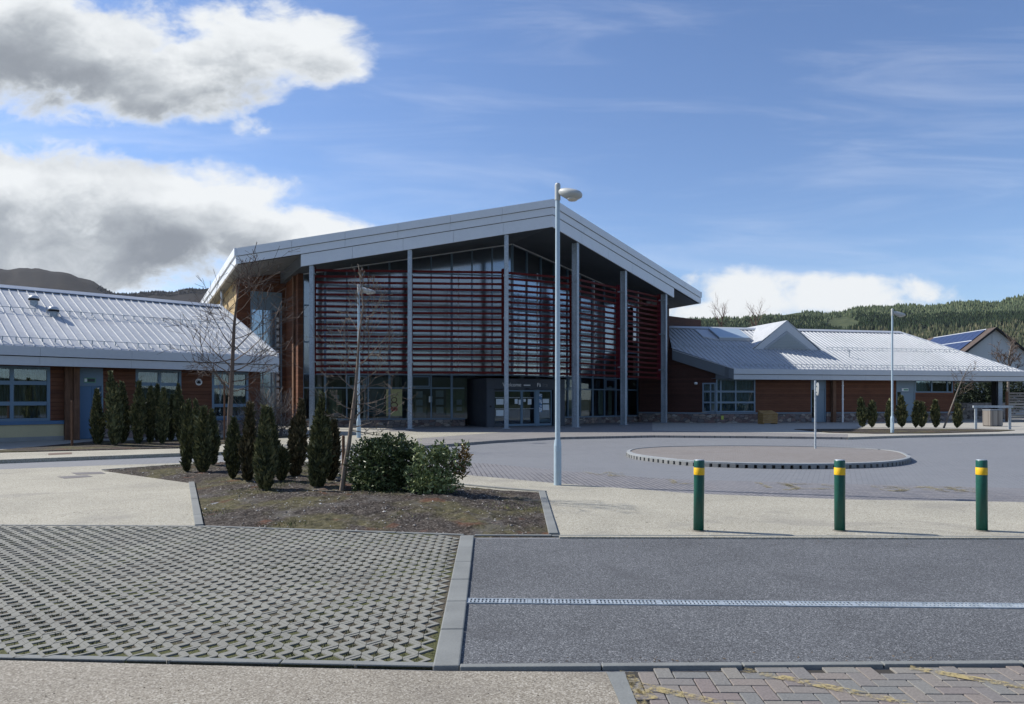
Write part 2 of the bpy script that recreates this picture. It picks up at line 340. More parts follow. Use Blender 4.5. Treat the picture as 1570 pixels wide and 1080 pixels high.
def glassm(name,refl=.14,tint=(.72,.80,.86),ro=.015):
    m=bpy.data.materials.new(name); m.use_nodes=True; nt=m.node_tree; nt.nodes.clear(); g=G(nt)
    tr=N(nt,'ShaderNodeBsdfTransparent'); tr.inputs[0].default_value=tint+(1,)
    gl=N(nt,'ShaderNodeBsdfGlossy'); gl.inputs['Color'].default_value=(.74,.87,1,1); gl.inputs['Roughness'].default_value=ro
    fr=N(nt,'ShaderNodeFresnel'); fr.inputs[0].default_value=1.5
    wv=g.noise(g.mp(pos(g),scale=(1,1,.6)),.9,2,.5); bp=N(nt,'ShaderNodeBump'); bp.inputs['Strength'].default_value=.06; bp.inputs['Distance'].default_value=.03; nt.links.new(wv,bp.inputs['Height']); nt.links.new(bp.outputs[0],gl.inputs['Normal'])
    f=g.m('ADD',fr.outputs[0],refl,clamp=True); mx=N(nt,'ShaderNodeMixShader'); nt.links.new(f,mx.inputs[0]); nt.links.new(tr.outputs[0],mx.inputs[1]); nt.links.new(gl.outputs[0],mx.inputs[2])
    o=N(nt,'ShaderNodeOutputMaterial'); nt.links.new(mx.outputs[0],o.inputs[0]); return m
glass=glassm('tinted_glass',.26,(.50,.60,.67),.11); glass_lo=glassm('clear_glass',.05,(.62,.70,.74))
curt=mat('curtain_cloth',(.28,.34,.36),.9,0,lambda g,bs: setc(g,bs,g.ramp(g.noise(g.mp(pos(g),scale=(9,9,.3)),1.2,2,.5),[(.42,(.03,.045,.055)),(.58,(.17,.21,.23))])))
blindm=weather((.36,.42,.44),.08,2,15,.8,0,'pale_blind')
inter=mat('interior_wall',(.16,.17,.17),.9); interf=mat('interior_floor',(.10,.10,.11),.6)

# ------------------------------------------------ terrain and ground sheets
mb=MB(); S=6000
mb.face((-S,-400,-.12),(S,-400,-.12),(S,S,-.12),(-S,S,-.12)); struct(mb,'ground',grassm)
def poly(pts,z): return [tuple(Rp(px,py,z))[:2] for px,py in pts]
def sheet(name,pts,z,m,depth=.3,bevel=0): return struct(MB().prism(poly(pts,z),z-depth,z),name,m,bevel=bevel)
back=[(-500,722),(0,705),(150,699.5),(285,694.6),(450,689.5),(560,687),(640,684),(700,680),(760,675.5),(850,670.5),(1000,667.7),(1150,668.7),(1300,670.5),(1380,668),(1570,664.6),(2300,655)]
fro=[(2300,760),(1570,749),(1297,742),(1066,736),(1000,733),(849,721),(748,711),(660,706),(600,704.5),(450,705),(285,710),(150,714),(0,720),(-500,741)]
# the road is one wide sheet at z=0; everything else lies on or around it
struct(MB().prism([(-60,-6),(70,-6),(70,70),(-60,70)],-.1,0.0),'road',roadm)
sheet('block_paved_band',[(2300,760),(1570,749),(1297,742),(1066,736),(1000,733),(849,721),(748,711),(660,706),(600,706),(600,714),(711,728),(850,741),(1000,752),(1064,757),(1297,766),(1570,770),(2300,783)],.004,bandm,.05)
# buff footway between band and bays
sheet('pavement',[(600,713),(711,728),(850,741),(1000,752),(1064,757),(1297,766),(1570,770),(2300,783),(2300,832),(1570,825),(858,823.5),(836,757),(760,751),(690,744),(640,733),(590,722),(540,713),(430,708),(290,713),(155,722),(150,714),(285,710),(450,704.5),(600,705)],.02,buff,.1)
sheet('pavement',[(-600,745),(0,720),(150,714),(155,722),(298,742),(312,809),(-600,806)],.021,buff,.1)
# planting bed: mounded soil
bedpx=[(155,722),(290,713),(430,708),(540,713),(590,722),(640,733),(690,744),(760,751),(836,757),(856,823),(720,824),(312,809),(298,742)]
import bmesh
bedxy=[Rp(*p) for p in bedpx]
def inside(x,y,P):
    c=False;j=len(P)-1
    for i in range(len(P)):
        if (P[i][1]>y)!=(P[j][1]>y) and x<(P[j][0]-P[i][0])*(y-P[i][1])/(P[j][1]-P[i][1])+P[i][0]: c=not c
        j=i
    return c
def edged(x,y,P):
    d=9
    for i in range(len(P)):
        a=Vector(P[i][:2]);b=Vector(P[(i+1)%len(P)][:2]);q=Vector((x,y));t=max(0,min(1,(q-a).dot(b-a)/(b-a).length_squared)); d=min(d,(q-a-(b-a)*t).length)
    return d
def bedz(x,y):
    d=edged(x,y,bedxy)
    if not inside(x,y,bedxy): return -.04 if d>.05 else .0
    k=min(1,d/1.3); return .0+.10*k+.035*mnoise.noise(Vector((x*1.1,y*1.1,0)))*min(1,d*3)+(.03*mnoise.noise(Vector((x*4,y*4,2)))+.022*mnoise.noise(Vector((x*11,y*11,4))))*min(1,d*4)
xs=[p.x for p in bedxy];ys=[p.y for p in bedxy]
def grid(name,x0,x1,y0,y1,st,zf,m,keep):
    mb=MB();nx=int((x1-x0)/st)+1;ny=int((y1-y0)/st)+1
    mb.v=[Vector((x0+i*st,y0+j*st,zf(x0+i*st,y0+j*st))) for j in range(ny+1) for i in range(nx+1)]
    for j in range(ny):
        for i in range(nx):
            if keep(x0+(i+.5)*st,y0+(j+.5)*st): n=j*(nx+1)+i; mb.f.append((n,n+1,n+nx+2,n+nx+1))
    return tag(mb.build(name,m,smooth=True),kind='structure')
grid('planting_bed',min(xs)-.2,max(xs)+.2,min(ys)-.1,max(ys)+.2,.045,lambda x,y:bedz(x,y)+.012,soil,lambda x,y: inside(x,y,bedxy) or edged(x,y,bedxy)<.12)
# bed kerbs
def strip(mb,p0,p1,wd,z0,z1,seg=.9,gap=.008):
    p0=Vector(p0[:2]);p1=Vector(p1[:2]);L=(p1-p0).length;d=(p1-p0)/L;n=Vector((-d.y,d.x));k=max(1,round(L/seg))
    for i in range(k):
        a=p0+d*(L*i/k+gap/2);b=p0+d*(L*(i+1)/k-gap/2); q=[a,b,b+n*wd,a+n*wd]; jz=random.uniform(-.002,.002)
        mb.hexa([(v.x,v.y,z0) for v in q]+[(v.x,v.y,z1+jz) for v in q])
mb=MB()
for a,b,wd in(((298,742),(312,809),-.10),((836,757),(856,823),-.11),((690,744),(760,751),.06),((760,751),(836,757),.06)): strip(mb,Rp(*a),Rp(*b),wd,-.1,.045)
for a,b in zip(bedpx[:6],bedpx[1:7]): strip(mb,Rp(*a),Rp(*b),-.06,-.1,.035)
struct(mb,'bed_kerb',kerbm,bevel=.006)
# timber edge round the paver bay, channel, kerbs
mb=MB(); strip(mb,Rp(-600,806),Rp(312,810.5),.05,-.1,.03); strip(mb,Rp(312,810.5),Rp(711,824),.05,-.1,.031)
strip(mb,Rp(-700,1000),Rp(671,1028),.06,-.1,.026); struct(mb,'bay_edging',kerbm,bevel=.005)
mb=MB(); strip(mb,Rp(705,1029),Rp(727,825),.16,-.1,.034,.75); struct(mb,'bay_kerb',kerbm,bevel=.01)
mb=MB(); strip(mb,Rp(727,824),Rp(1570,826),.05,-.1,.024); strip(mb,Rp(1570,826),Rp(2300,828),.05,-.1,.024)
struct(mb,'pavement_edging',kerbm,bevel=.004)
sheet('asphalt',[(705,1026),(726,826),(1570,828),(2300,830),(2300,1010),(1570,1018)],.012,asphalt,.1)
mb=MB(); strip(mb,Rp(704,1030.5),Rp(1570,1025),.055,-.1,.030,.95); strip(mb,Rp(1570,1025),Rp(2300,1021),.055,-.1,.030,.95); struct(mb,'front_edging',kerbm,bevel=.006)
# slot drain
mb=MB(); p0=Rp(712,922,.014);p1=Rp(2000,934,.014); L=(p1-p0).length; d=(p1-p0)/L; fr=Fr(p0.x,p0.y,math.atan2(d.y,d.x))
mb.box(fr,0,L,-.065,-.05,-.02,.022);mb.box(fr,0,L,.05,.065,-.02,.022)
k=int(L/.030)
for i in range(k): mb.box(fr,i*.030,i*.030+.016,-.05,.05,.0,.020)
for i in range(int(L/.5)): mb.box(fr,i*.5,i*.5+.03,-.05,.05,.0,.0205)
mb.box(fr,0,L,-.006,.006,.0,.0195)
dr=thing('drain_channel',Rp(712,922),'long galvanised slotted drain running across the dark asphalt','drain')
dr['_o']=tuple(Rp(712,922)); mb.build('grating',galv,dr); MB().box(fr,0,L,-.05,.05,.011,.0135).build('channel',darkm,dr)
# paver bay: soil underneath and concrete lattice with diamond cells
bay=[(-700,806),(312,809),(710,824),(671,1028),(-700,1000)]
struct(MB().prism(poly(bay,.0),-.1,.018),'paver_soil',cellm)
bx=[Rp(*p) for p in bay]
mb=MB(); PT=.176; hh=PT/2; rr=random.Random(3)
def ring(cx,cy):
    z=.026+rr.uniform(-.0025,.0025); zi=.006; a=.053+rr.uniform(-.004,.004); b=.054+rr.uniform(-.005,.004); s=.0022
    tx=rr.uniform(-.003,.003)
    ot=[(s,hh),(hh/2,hh/2),(hh,0),(hh/2,-hh/2),(s,-hh),(-s,-hh),(-hh/2,-hh/2),(-hh,0),(-hh/2,hh/2),(-s,hh)]
    inn=[(s,b),(a*.52,b*.46),(a,0),(a*.52,-b*.46),(s,-b),(-s,-b),(-a*.52,-b*.46),(-a,0),(-a*.52,b*.46),(-s,b)]
    n=len(mb.v)
    for x,y in ot: mb.v.append(Vector((cx+x*.985,cy+y*.985,z)))
    for x,y in inn: mb.v.append(Vector((cx+x+tx,cy+y,z)))
    for x,y in inn: mb.v.append(Vector((cx+x*.93+tx,cy+y*.93,zi)))
    for x,y in ot: mb.v.append(Vector((cx+x*.985,cy+y*.985,zi)))
    for i in range(10):
        j=(i+1)%10
        if i in(4,9): continue
        mb.f.append((n+i,n+10+i,n+10+j,n+j)); mb.f.append((n+10+i,n+20+i,n+20+j,n+10+j)); mb.f.append((n+30+i,n+i,n+j,n+30+j))
RA=R_(1.5)
j0=int(4.2/hh);j1=int(9.6/hh)
for j in range(j0,j1):
    for i in range(-46,2):
        x=i*PT+(hh if j%2 else 0); y=j*hh
        x,y=x*cos(RA)-y*sin(RA)-.02,x*sin(RA)+y*cos(RA)
        if x>-8.5 and inside(x,y,bx) and edged(x,y,bx)>.075: ring(x,y)
tag(mb.build('grid_pavers',gcm),kind='structure')
# foreground: exposed aggregate path, slab kerb, herringbone blocks
sheet('footpath',[(-700,1001),(0,1012.5),(671,1029),(929,1030.5),(953,1085),(990,1400),(-1200,1400)],.018,buff_near,.1)
sheet('slab_kerb',[(930,1031),(957,1030.5),(979,1085),(1020,1400),(988,1400),(954,1085)],.022,kerbm,.1,)
gr=[(958,1031),(1570,1026),(2300,1022),(2600,1400),(1022,1400),(980,1085)]
struct(MB().prism(poly(gr,.0),-.1,.003),'block_bedding',mat('jointing_sand',(.035,.032,.028),.95))
gx=[Rp(*p) for p in gr]; mb=MB(); rr=random.Random(5)
def brick(cx,cy,ang,lx,ly):
    z=.016+rr.uniform(-.0015,.0015); q=[]
    for sx,sy in((-1,-1),(1,-1),(1,1),(-1,1)):
        q.append((cx+cos(ang)*sx*lx/2-sin(ang)*sy*ly/2,cy+sin(ang)*sx*lx/2+cos(ang)*sy*ly/2))
    if not inside(cx,cy,gx): return
    mb.hexa([(x,y,.0) for x,y in q]+[(x,y,z) for x,y in q])
ba=R_(-1)
for i in range(-40,70):
    for j in range(-40,70):
        # 90-degree herringbone on a .1 m lattice
        if (i-j)%4==0: cx,cy,a2=i*.1+.1,j*.1+.05,0
        elif (i-j)%4==3: cx,cy,a2=i*.1+.05,j*.1+.1,PI/2
        else: continue
        x=.5+cx*cos(ba)-cy*sin(ba); y=2.6+cx*sin(ba)+cy*cos(ba)
        if x>6 or y>4.6 or y<2.5: continue
        brick(x,y,ba+a2,.193,.093)
def hbfn(g,bs):
    P=pos(g); r=isl(g); n=g.noise(P,70,4,.65)
    c=g.ramp(r,[(0,(.19,.18,.16)),(.2,(.195,.17,.152)),(.4,(.168,.165,.155)),(.6,(.182,.152,.142)),(.8,(.158,.162,.156)),(1,(.20,.188,.168))])
    c=g.mix(.8,c,g.ramp(n,[(.25,(.65,)*3),(.75,(1.3,)*3)]),'MULTIPLY')
    setc(g,bs,c); bump(g,bs,n,.5,.004)
tag(mb.build('block_paving',mat('clay_blocks',(.2,.18,.16),.85,0,hbfn),bevel=.004),kind='structure')
def wornpaint(name,c,lo=.42,hi=.6,scl=28):
    m=bpy.data.materials.new(name); m.use_nodes=True; nt=m.node_tree; g=G(nt); bs=nt.nodes['Principled BSDF']; bs.inputs['Roughness'].default_value=.8
    P=pos(g); n=g.m('ADD',g.m('MULTIPLY',g.noise(P,scl,5,.7),.6),g.m('MULTIPLY',g.noise(P,3.0,3,.6),.4)); f=g.noise(P,90,3,.6)
    setc(g,bs,g.mix(f,c+(1,),sc3(c,.65)+(1,))); g.put(bs.inputs['Alpha'],g.ss(n,lo,hi,0,.9)); return m
yel=wornpaint('worn_yellow_paint',(.47,.38,.17),.44,.62)
mb=MB()
def pline(a,b,wd,z): 
    a=Rp(*a);b=Rp(*b);d=(b-a).normalized();n=Vector((-d.y,d.x,0))*wd/2; mb.face(*[ (q.x,q.y,z) for q in(a-n,b-n,b+n,a+n)])
for l in(((966,1045),(1000,1078)),((962,1052),(1140,1092)),((1140,1032),(1420,1090)),((1395,1029),(1660,1075)),((960,1034),(992,1110))): pline(*l,.075,.0215)
struct(mb,'yellow_hatching',yel)
# faded lettering on the band (worn beyond reading)
yel2=wornpaint('faded_yellow_paint',(.36,.32,.19),.44,.68,9)
def text(body,fr,u,v,z,h,name,m,parent=None,flat=False,ext=.006,align='CENTER',lab=None,wx=1.0):
    cu=bpy.data.curves.new(name,'FONT'); cu.body=body; cu.size=h/.72; cu.extrude=ext; cu.align_x=align
    t=bpy.data.objects.new(name+'_tmp',cu); col.objects.link(t)
    dg=bpy.context.evaluated_depsgraph_get(); me=bpy.data.meshes.new_from_object(t.evaluated_get(dg)); bpy.data.objects.remove(t)
    b=MB()
    for p in me.vertices:
        x,y,zz=p.co; x*=wx
        b.v.append(fr.p(u+x,v+y,z+zz) if flat else fr.p(u+x,v-zz,z+y))
    b.f=[tuple(q.vertices) for q in me.polygons]; bpy.data.meshes.remove(me)
    return b.build(name,m,parent)
for ch,px,py,wx,h in (('V',918,728.5,1.9,.8),('E',945,730,1.6,.8),('L',1050,742,2.0,.9),('1',1181,748,1.6,.95),('J',1219,748.5,2.2,.95),('D',1258,750,2.1,.95),('8',1378,753,1.6,.9),('X',1418,753.5,2.4,.9),('8',1470,754.5,1.8,.9),('8',1500,755,1.8,.9)):
    q=Rp(px,py,.012); o=text(ch,Fr(q.x,q.y,R_(-3)),0,0,.0115,h*.95,'road_marking',yel2,flat=True,ext=.0012,wx=wx*.55); o['kind']='structure'

# far side: kerbed pavements and beds
sheet('pavement',[(-500,722),(0,705),(150,699.5),(285,694.6),(450,689.5),(560,687),(640,684),(640,672.5),(770,663),(600,662),(450,668),(380,676),(285,687),(0,694),(-500,705)],.10,buff,.2,.01)
sheet('forecourt',[(640,684),(700,680),(760,675.5),(850,670.5),(1000,667.7),(1150,668.7),(1300,670.5),(1300,666),(1080,661.5),(1000,660.5),(1100,640),(560,640),(560,662),(770,663),(640,672.5)],.096,forem,.2,.01)
sheet('pavement',[(1000,660.5),(1080,661.5),(1300,666),(1300,670.5),(1380,668),(1570,664.6),(2300,655),(2300,640),(1000,640)],.099,slabm,.2,.01)
sheet('far_bed',[(1218,658),(1270,663),(1340,664.5),(1430,664),(1530,661.5),(1556,659.5),(1500,658),(1340,657.5)],.125,soil,.1)
sheet('far_bed',[(-500,704),(0,693),(283,686.5),(380,676),(450,669),(400,668),(283,674),(150,676),(0,690),(-500,700)],.125,soil,.2)
sheet('building_path',[(-500,700),(0,690),(150,676),(283,674),(400,668),(600,662),(560,640),(-900,640)],.105,slabm,.2)
mb=MB()
for pts in([(109,725),(155,723.5),(162,726.5),(117,727.8)],[(88,731),(133,728.6),(142,731),(98,733.8)]):
    mb.prism(poly(pts,.026),.0,.026)
cov=tag(mb.build('inspection_cover',weather((.13,.12,.12),.15,4,30,.7,0,'cover_iron')),'pair of dark grey inspection cover plates set in the pale left footway','manhole cover')
mb=MB(); mb.prism(poly([(74,695.3),(110,693.8),(110,696.2),(74,697.8)],.105),.09,.106)
tag(mb.build('gully_grate',weather((.12,.075,.05),.15,4,30,.7,0,'rust_iron')),'rusty brown slotted grate in the far left kerbside strip','drain')

# roundabout
ctr=[(961,691),(975,687),(1020,684.2),(1100,683),(1180,683.2),(1260,684.5),(1330,687),(1375,691),(1393,697),(1394,701.5),(1370,706),(1320,709),(1240,710.2),(1150,709.3),(1060,705.8),(1000,700),(970,695.5)]
def smooth(P,n=4):
    o=[];k=len(P)
    for i in range(k):
        a,b,c,d=P[i-1],P[i],P[(i+1)%k],P[(i+2)%k]
        for j in range(n):
            t=j/n; o.append(tuple(.5*((2*b[m])+(-a[m]+c[m])*t+(2*a[m]-5*b[m]+4*c[m]-d[m])*t*t+(-a[m]+3*b[m]-3*c[m]+d[m])*t**3) for m in(0,1)))
    return o
ri=[Rp(x,y,.14) for x,y in smooth(ctr)]
cen=sum(ri,Vector())/len(ri)
rb=thing('roundabout',(cen.x,cen.y,0),'low oval mini roundabout paved in brownish blocks with a toothed pale kerb','roundabout')
inn=[cen+(p-cen)*.975 for p in ri]
MB().prism([p[:2] for p in inn],0,.118).build('paved_top',isletm,rb)
mb=MB(); k=len(ri)
for i in range(k):
    a,b=ri[i],ri[(i+1)%k]; c,d=inn[(i+1)%k],inn[i]; q=[a,b,c,d][::1]
    mb.hexa([(v.x,v.y,.085) for v in q]+[(v.x,v.y,.136-(.010 if t<2 else 0)) for t,v in enumerate(q)])
mb.build('kerb_ring',weather((.26,.28,.29),.2,2,40,.8,0,'pale_kerb'),rb)
mb=MB(); acc=0; lens=[(ri[(i+1)%k]-ri[i]).length for i in range(k)]; tot=sum(lens); nb=int(tot/.2); 
for t in range(nb):
    dd=t*tot/nb; i=0
    while dd>lens[i]: dd-=lens[i]; i+=1
    a=ri[i]+(ri[(i+1)%k]-ri[i])*(dd/lens[i]); e=(ri[(i+1)%k]-ri[i]).normalized(); nrm=(cen-a); nrm.z=0; nrm.normalize()
    a=a+nrm*-.015; w2=.066
    q=[a-e*w2,a+e*w2,a+e*w2+nrm*.15,a-e*w2+nrm*.15]; mb.hexa([(v.x,v.y,-.02) for v in q]+[(v.x,v.y,.084) for v in q])
mb.build('kerb_teeth',weather((.20,.205,.20),.3,2,40,.8,0,'block_teeth'),rb)
sk=[cen+(p-cen)*.975 for p in ri]; MB().prism([p[:2] for p in sk],-.02,.082).build('kerb_recess',darkm,rb)

# ------------------------------------------------ hills, forest
def interp(tab,x):
    for (a,b),(c,d) in zip(tab,tab[1:]):
        if a<=x<=c: return b+(d-b)*(x-a)/(c-a)
    return tab[0][1] if x<tab[0][0] else tab[-1][1]
def hill(name,tab,x0,x1,d0,d1,m,amp,ny=40,pw=1.25,stp=6):
    nx=int((x1-x0)/stp); mb=MB()
    def P(px,t):
        D=d0+(d1-d0)*t; b=(HY-interp(tab,px))/F
        z=H+b*D*t**pw*1.0-8*(1-t)
        z+=amp*mnoise.fractal(Vector((px*.02,t*5,3)),1,2,5)*(.25+t)
        return Vector(((px-CX)/F*D,D,z))
    for j in range(ny+1):
        for i in range(nx+1): mb.v.append(P(x0+i*stp,j/ny))
    for i in range(nx+1): p=P(x0+i*stp,1); mb.v.append(Vector((p.x*1.3,p.y*1.3,-40)))
    for j in range(ny+1):
        for i in range(nx): n=j*(nx+1)+i; mb.f.append((n,n+1,n+nx+2,n+nx+1))
    struct(mb,name,m,smooth=True); return P
ridgeR=[(900,505),(1000,494),(1030,491),(1100,489),(1180,484),(1250,481),(1300,476),(1360,471),(1420,468),(1480,466),(1530,461),(1570,457),(1700,445),(2000,430)]
ridgeL=[(-600,380),(-300,392),(-60,405),(0,412),(60,412),(100,418),(140,431),(175,449),(215,452),(260,446),(290,444),(330,441),(420,452),(520,470),(700,520),(800,560)]
PR=hill('wooded_hill',ridgeR,880,2000,380,1500,hillm,4)
PL=hill('moorland_hill',ridgeL,-600,800,700,2600,moorm,11)
mb=MB(); nx=60  # unseen hill added behind the camera to darken reflections in the low glass
for j,(yy,zz) in enumerate(((-70,-1),(-110,3),(-170,8),(-260,15),(-420,20))):
    for i in range(nx+1): x=-420+i*14; mb.v.append(Vector((x,yy,zz+(3.5*mnoise.noise(Vector((x*.05,j*3.1,0)))+2*mnoise.noise(Vector((x*.2,j,7))) if zz>0 else 0))))
for j in range(4):
    for i in range(nx): n=j*(nx+1)+i; mb.f.append((n+1,n,n+nx+1,n+nx+2))
struct(mb,'wooded_hill',mat('unseen_wooded_rise',(.03,.04,.02),.95,0,lambda g,bs: setc(g,bs,g.ramp(g.noise(pos(g),.35,6,.7),[(.35,(.012,.018,.010)),(.7,(.05,.06,.03))])),spec=.1))
def cone(mb,p,h,r,rng,n=5):
    a0=rng.random()*6; b=len(mb.v)
    lean=Vector((rng.uniform(-.03,.03)*h,0,0))
    for z,k in((.0,.75),(.22,1.0),(.6,.5)):
        for i in range(n): t=a0+2*PI*i/n; kk=k*rng.uniform(.75,1.2); mb.v.append(p+Vector((cos(t)*r*kk,sin(t)*r*kk,z*h)))
    mb.v.append(p+lean+Vector((0,0,h)))
    for j in range(2):
        for i in range(n): q=(i+1)%n; mb.f.append((b+j*n+i,b+j*n+q,b+(j+1)*n+q,b+(j+1)*n+i))
    for i in range(n): mb.f.append((b+2*n+i,b+2*n+(i+1)%n,b+3*n))
def forestm(name,st):
    def fn(g,bs): setc(g,bs,g.ramp(g.m('ADD',g.m('MULTIPLY',isl(g),.6),g.m('MULTIPLY',g.noise(pos(g),.012,4,.6),.4)),st))
    return mat(name,st[0][1],.95,0,fn,spec=.1)
def forest(name,lab,m,n,x0,x1,t0,t1,hh,rw,seed,cond=None):
    rng=random.Random(seed); mb=MB(); c=0
    while c<n:
        px=rng.uniform(x0,x1); t=rng.uniform(t0(px) if callable(t0) else t0,t1(px) if callable(t1) else t1)
        if mnoise.noise(Vector((px*.012,t*9,seed*.1)))>.42: continue
        h=rng.uniform(*hh)*(1+.35*mnoise.noise(Vector((px*.03,t*12,1)))); cone(mb,PR(px,t)-Vector((0,0,.5)),h,h*rng.uniform(*rw),rng); c+=1
    tag(mb.build(name,m),lab,'forest',kind='stuff')
sp=.78
forest('distant_forest','pale grey green conifers covering the upper slope of the right hill',forestm('far_pine',[(.2,(.055,.08,.045)),(.55,(.10,.13,.07)),(.8,(.16,.18,.10))]),9000,900,1750,.88,1.0,(4,8),(.24,.36),11)
tb0=lambda px: .80+.02*mnoise.noise(Vector((px*.02,0,0))); tb1=lambda px: interp([(900,.97),(1200,.96),(1420,.91),(1570,.89),(2000,.89)],px)+.02*mnoise.noise(Vector((px*.03,5,0)))
forest('dark_pine_belt','dark green band of pines crossing the middle of the right hill',forestm('dark_pine',[(.2,(.012,.024,.014)),(.55,(.024,.042,.020)),(.8,(.042,.062,.028))]),7500,900,1750,tb0,tb1,(6,10),(.2,.3),12)
forest('larch_wood','yellowish green larches and pines on the lowest slope of the right hill',forestm('larch',[(.2,(.035,.05,.028)),(.5,(.075,.088,.045)),(.8,(.155,.145,.085))]),9000,900,1750,.35,.81,(6,12),(.17,.27),13)
rng=random.Random(19); mb=MB()
for i in range(900):
    px=rng.uniform(150,420); h=rng.uniform(4,8); cone(mb,PL(px,rng.uniform(.97,1.0)),h,h*.35,rng,4)
tag(mb.build('ridge_trees',forestm('ridge_tree',[(.2,(.012,.013,.016)),(.8,(.03,.03,.03))])),'thin dark fringe of trees along the left moorland ridge','forest',kind='stuff')

# ------------------------------------------------ entrance hall
A=(2.119,38.167); PHI=.46793; TH=.40293
M=Fr(A[0],A[1],PHI); tanT=math.tan(TH)
ZB=lambda u: 10.575-.187*abs(u)      # underside of the inner roof slab
hall=thing('entrance_hall',(A[0],A[1]+6,0),'tall glazed entrance hall with a wide silver gable roof and red louvres on steel posts','building')
def chev(u,off=0.0): return abs(u)*tanT+off
def roofslab(us,zb0,zt0,off,vback,name,m,uc=0,par=None):
    mb=MB(); lo=[M.p(u,chev(u,off),ZB(u)+zb0) for u in us]+[M.p(u,vback,ZB(u)+zb0) for u in us[::-1]]
    # split each side of the ridge so faces stay planar
    for u0,u1 in zip(us,us[1:]):
        q=[M.p(u0,chev(u0,off),ZB(u0)+zb0),M.p(u1,chev(u1,off),ZB(u1)+zb0),M.p(u1,vback,ZB(u1)+zb0),M.p(u0,vback,ZB(u0)+zb0)]
        q2=[p+Vector((0,0,zt0-zb0)) for p in q]; mb.solid(q,q2)
    return mb.build(name,m,par or hall)
UL,UR=-14.68,15.54
def blendcut(u): return u
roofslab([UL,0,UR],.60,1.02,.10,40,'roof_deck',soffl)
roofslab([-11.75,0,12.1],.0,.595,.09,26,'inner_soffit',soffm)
def fband(u0,u1,z0,z1,off,th,name,m,seg=2.6):
    mb=MB()
    for a_,b_ in ((u0,0),(0,u1)):
        n=max(1,round(abs(b_-a_)/cos(TH)/seg))
        for i in range(n):
            p=a_+(b_-a_)*i/n; q=a_+(b_-a_)*(i+1)/n; e=.006*(1 if q>p else -1)
            p2=p+(e if i else 0); q2=q-(e if i<n-1 else 0)
            c=[M.p(p2,chev(p2,off),ZB(p2)+z0),M.p(q2,chev(q2,off),ZB(q2)+z0),M.p(q2,chev(q2,off)+th,ZB(q2)+z0),M.p(p2,chev(p2,off)+th,ZB(p2)+z0)]
            mb.hexa(c+[x+Vector((0,0,z1-z0)) for x in c])
    return mb.build(name,m,hall)
fband(-11.8,12.15,-.02,.585,.02,.08,'lower_fascia',fasch)
fband(UL,UR,.615,.985,-.03,.14,'fascia',fasch)
fband(UL-.02,UR+.02,1.01,1.40,-.10,.21,'roof_edge_trim',fasch)
fband(UL,UR,.585,.625,.05,.08,'shadow_gap',darkm); fband(UL,UR,.98,1.015,.02,.1,'shadow_gap',darkm)
# standing-seam covering and side eaves
mb=MB()
for u0,u1 in((UL,0),(0,UR)):
    q=[M.p(u0,chev(u0,.12),ZB(u0)+1.03),M.p(u1,chev(u1,.12),ZB(u1)+1.03),M.p(u1,40,ZB(u1)+1.03),M.p(u0,40,ZB(u0)+1.03)]
    mb.solid(q,[p+Vector((0,0,.33)) for p in q])
mb.build('roof_covering',roofm,hall)
for u0,sg in((UL,-1),(UR,1)):
    mb=MB(); v0=chev(u0,-.03)
    for z0,z1,o in((.60,.985,.10),(1.01,1.40,.18)):
        n=10
        for i in range(n):
            va=v0+(40-v0)*i/n+(.006 if i else 0); vb=v0+(40-v0)*(i+1)/n
            c=[M.p(u0,va,ZB(u0)+z0),M.p(u0+sg*o,va,ZB(u0)+z0),M.p(u0+sg*o,vb,ZB(u0)+z0),M.p(u0,vb,ZB(u0)+z0)]
            if sg<0: c=c[::-1]
            mb.hexa(c+[x+Vector((0,0,z1-z0)) for x in c])
    mb.build('side_fascia',fasch,hall)
# steel columns: H-sections, each turned with its leg
colsS=[-(2.403+4.97*2),-(2.403+4.97),-2.403,2.403,2.403+4.97,2.403+4.97*2]
LEG={-1:Fr(A[0],A[1],PHI-TH),1:Fr(A[0],A[1],PHI+TH)}
for s in colsS:
    fr=LEG[-1 if s<0 else 1]; u=s*cos(TH); zt=ZB(u)-.03; mb=MB()
    v0=.10
    mb.box(fr,s-.105,s+.105,v0,v0+.02,.09,zt); mb.box(fr,s-.105,s+.105,v0+.32,v0+.34,.09,zt); mb.box(fr,s-.008,s+.008,v0+.021,v0+.319,.09,zt)
    mb.box(fr,s-.2,s+.2,v0-.05,v0+.39,.085,.118)
    mb.build('column',galv,hall)
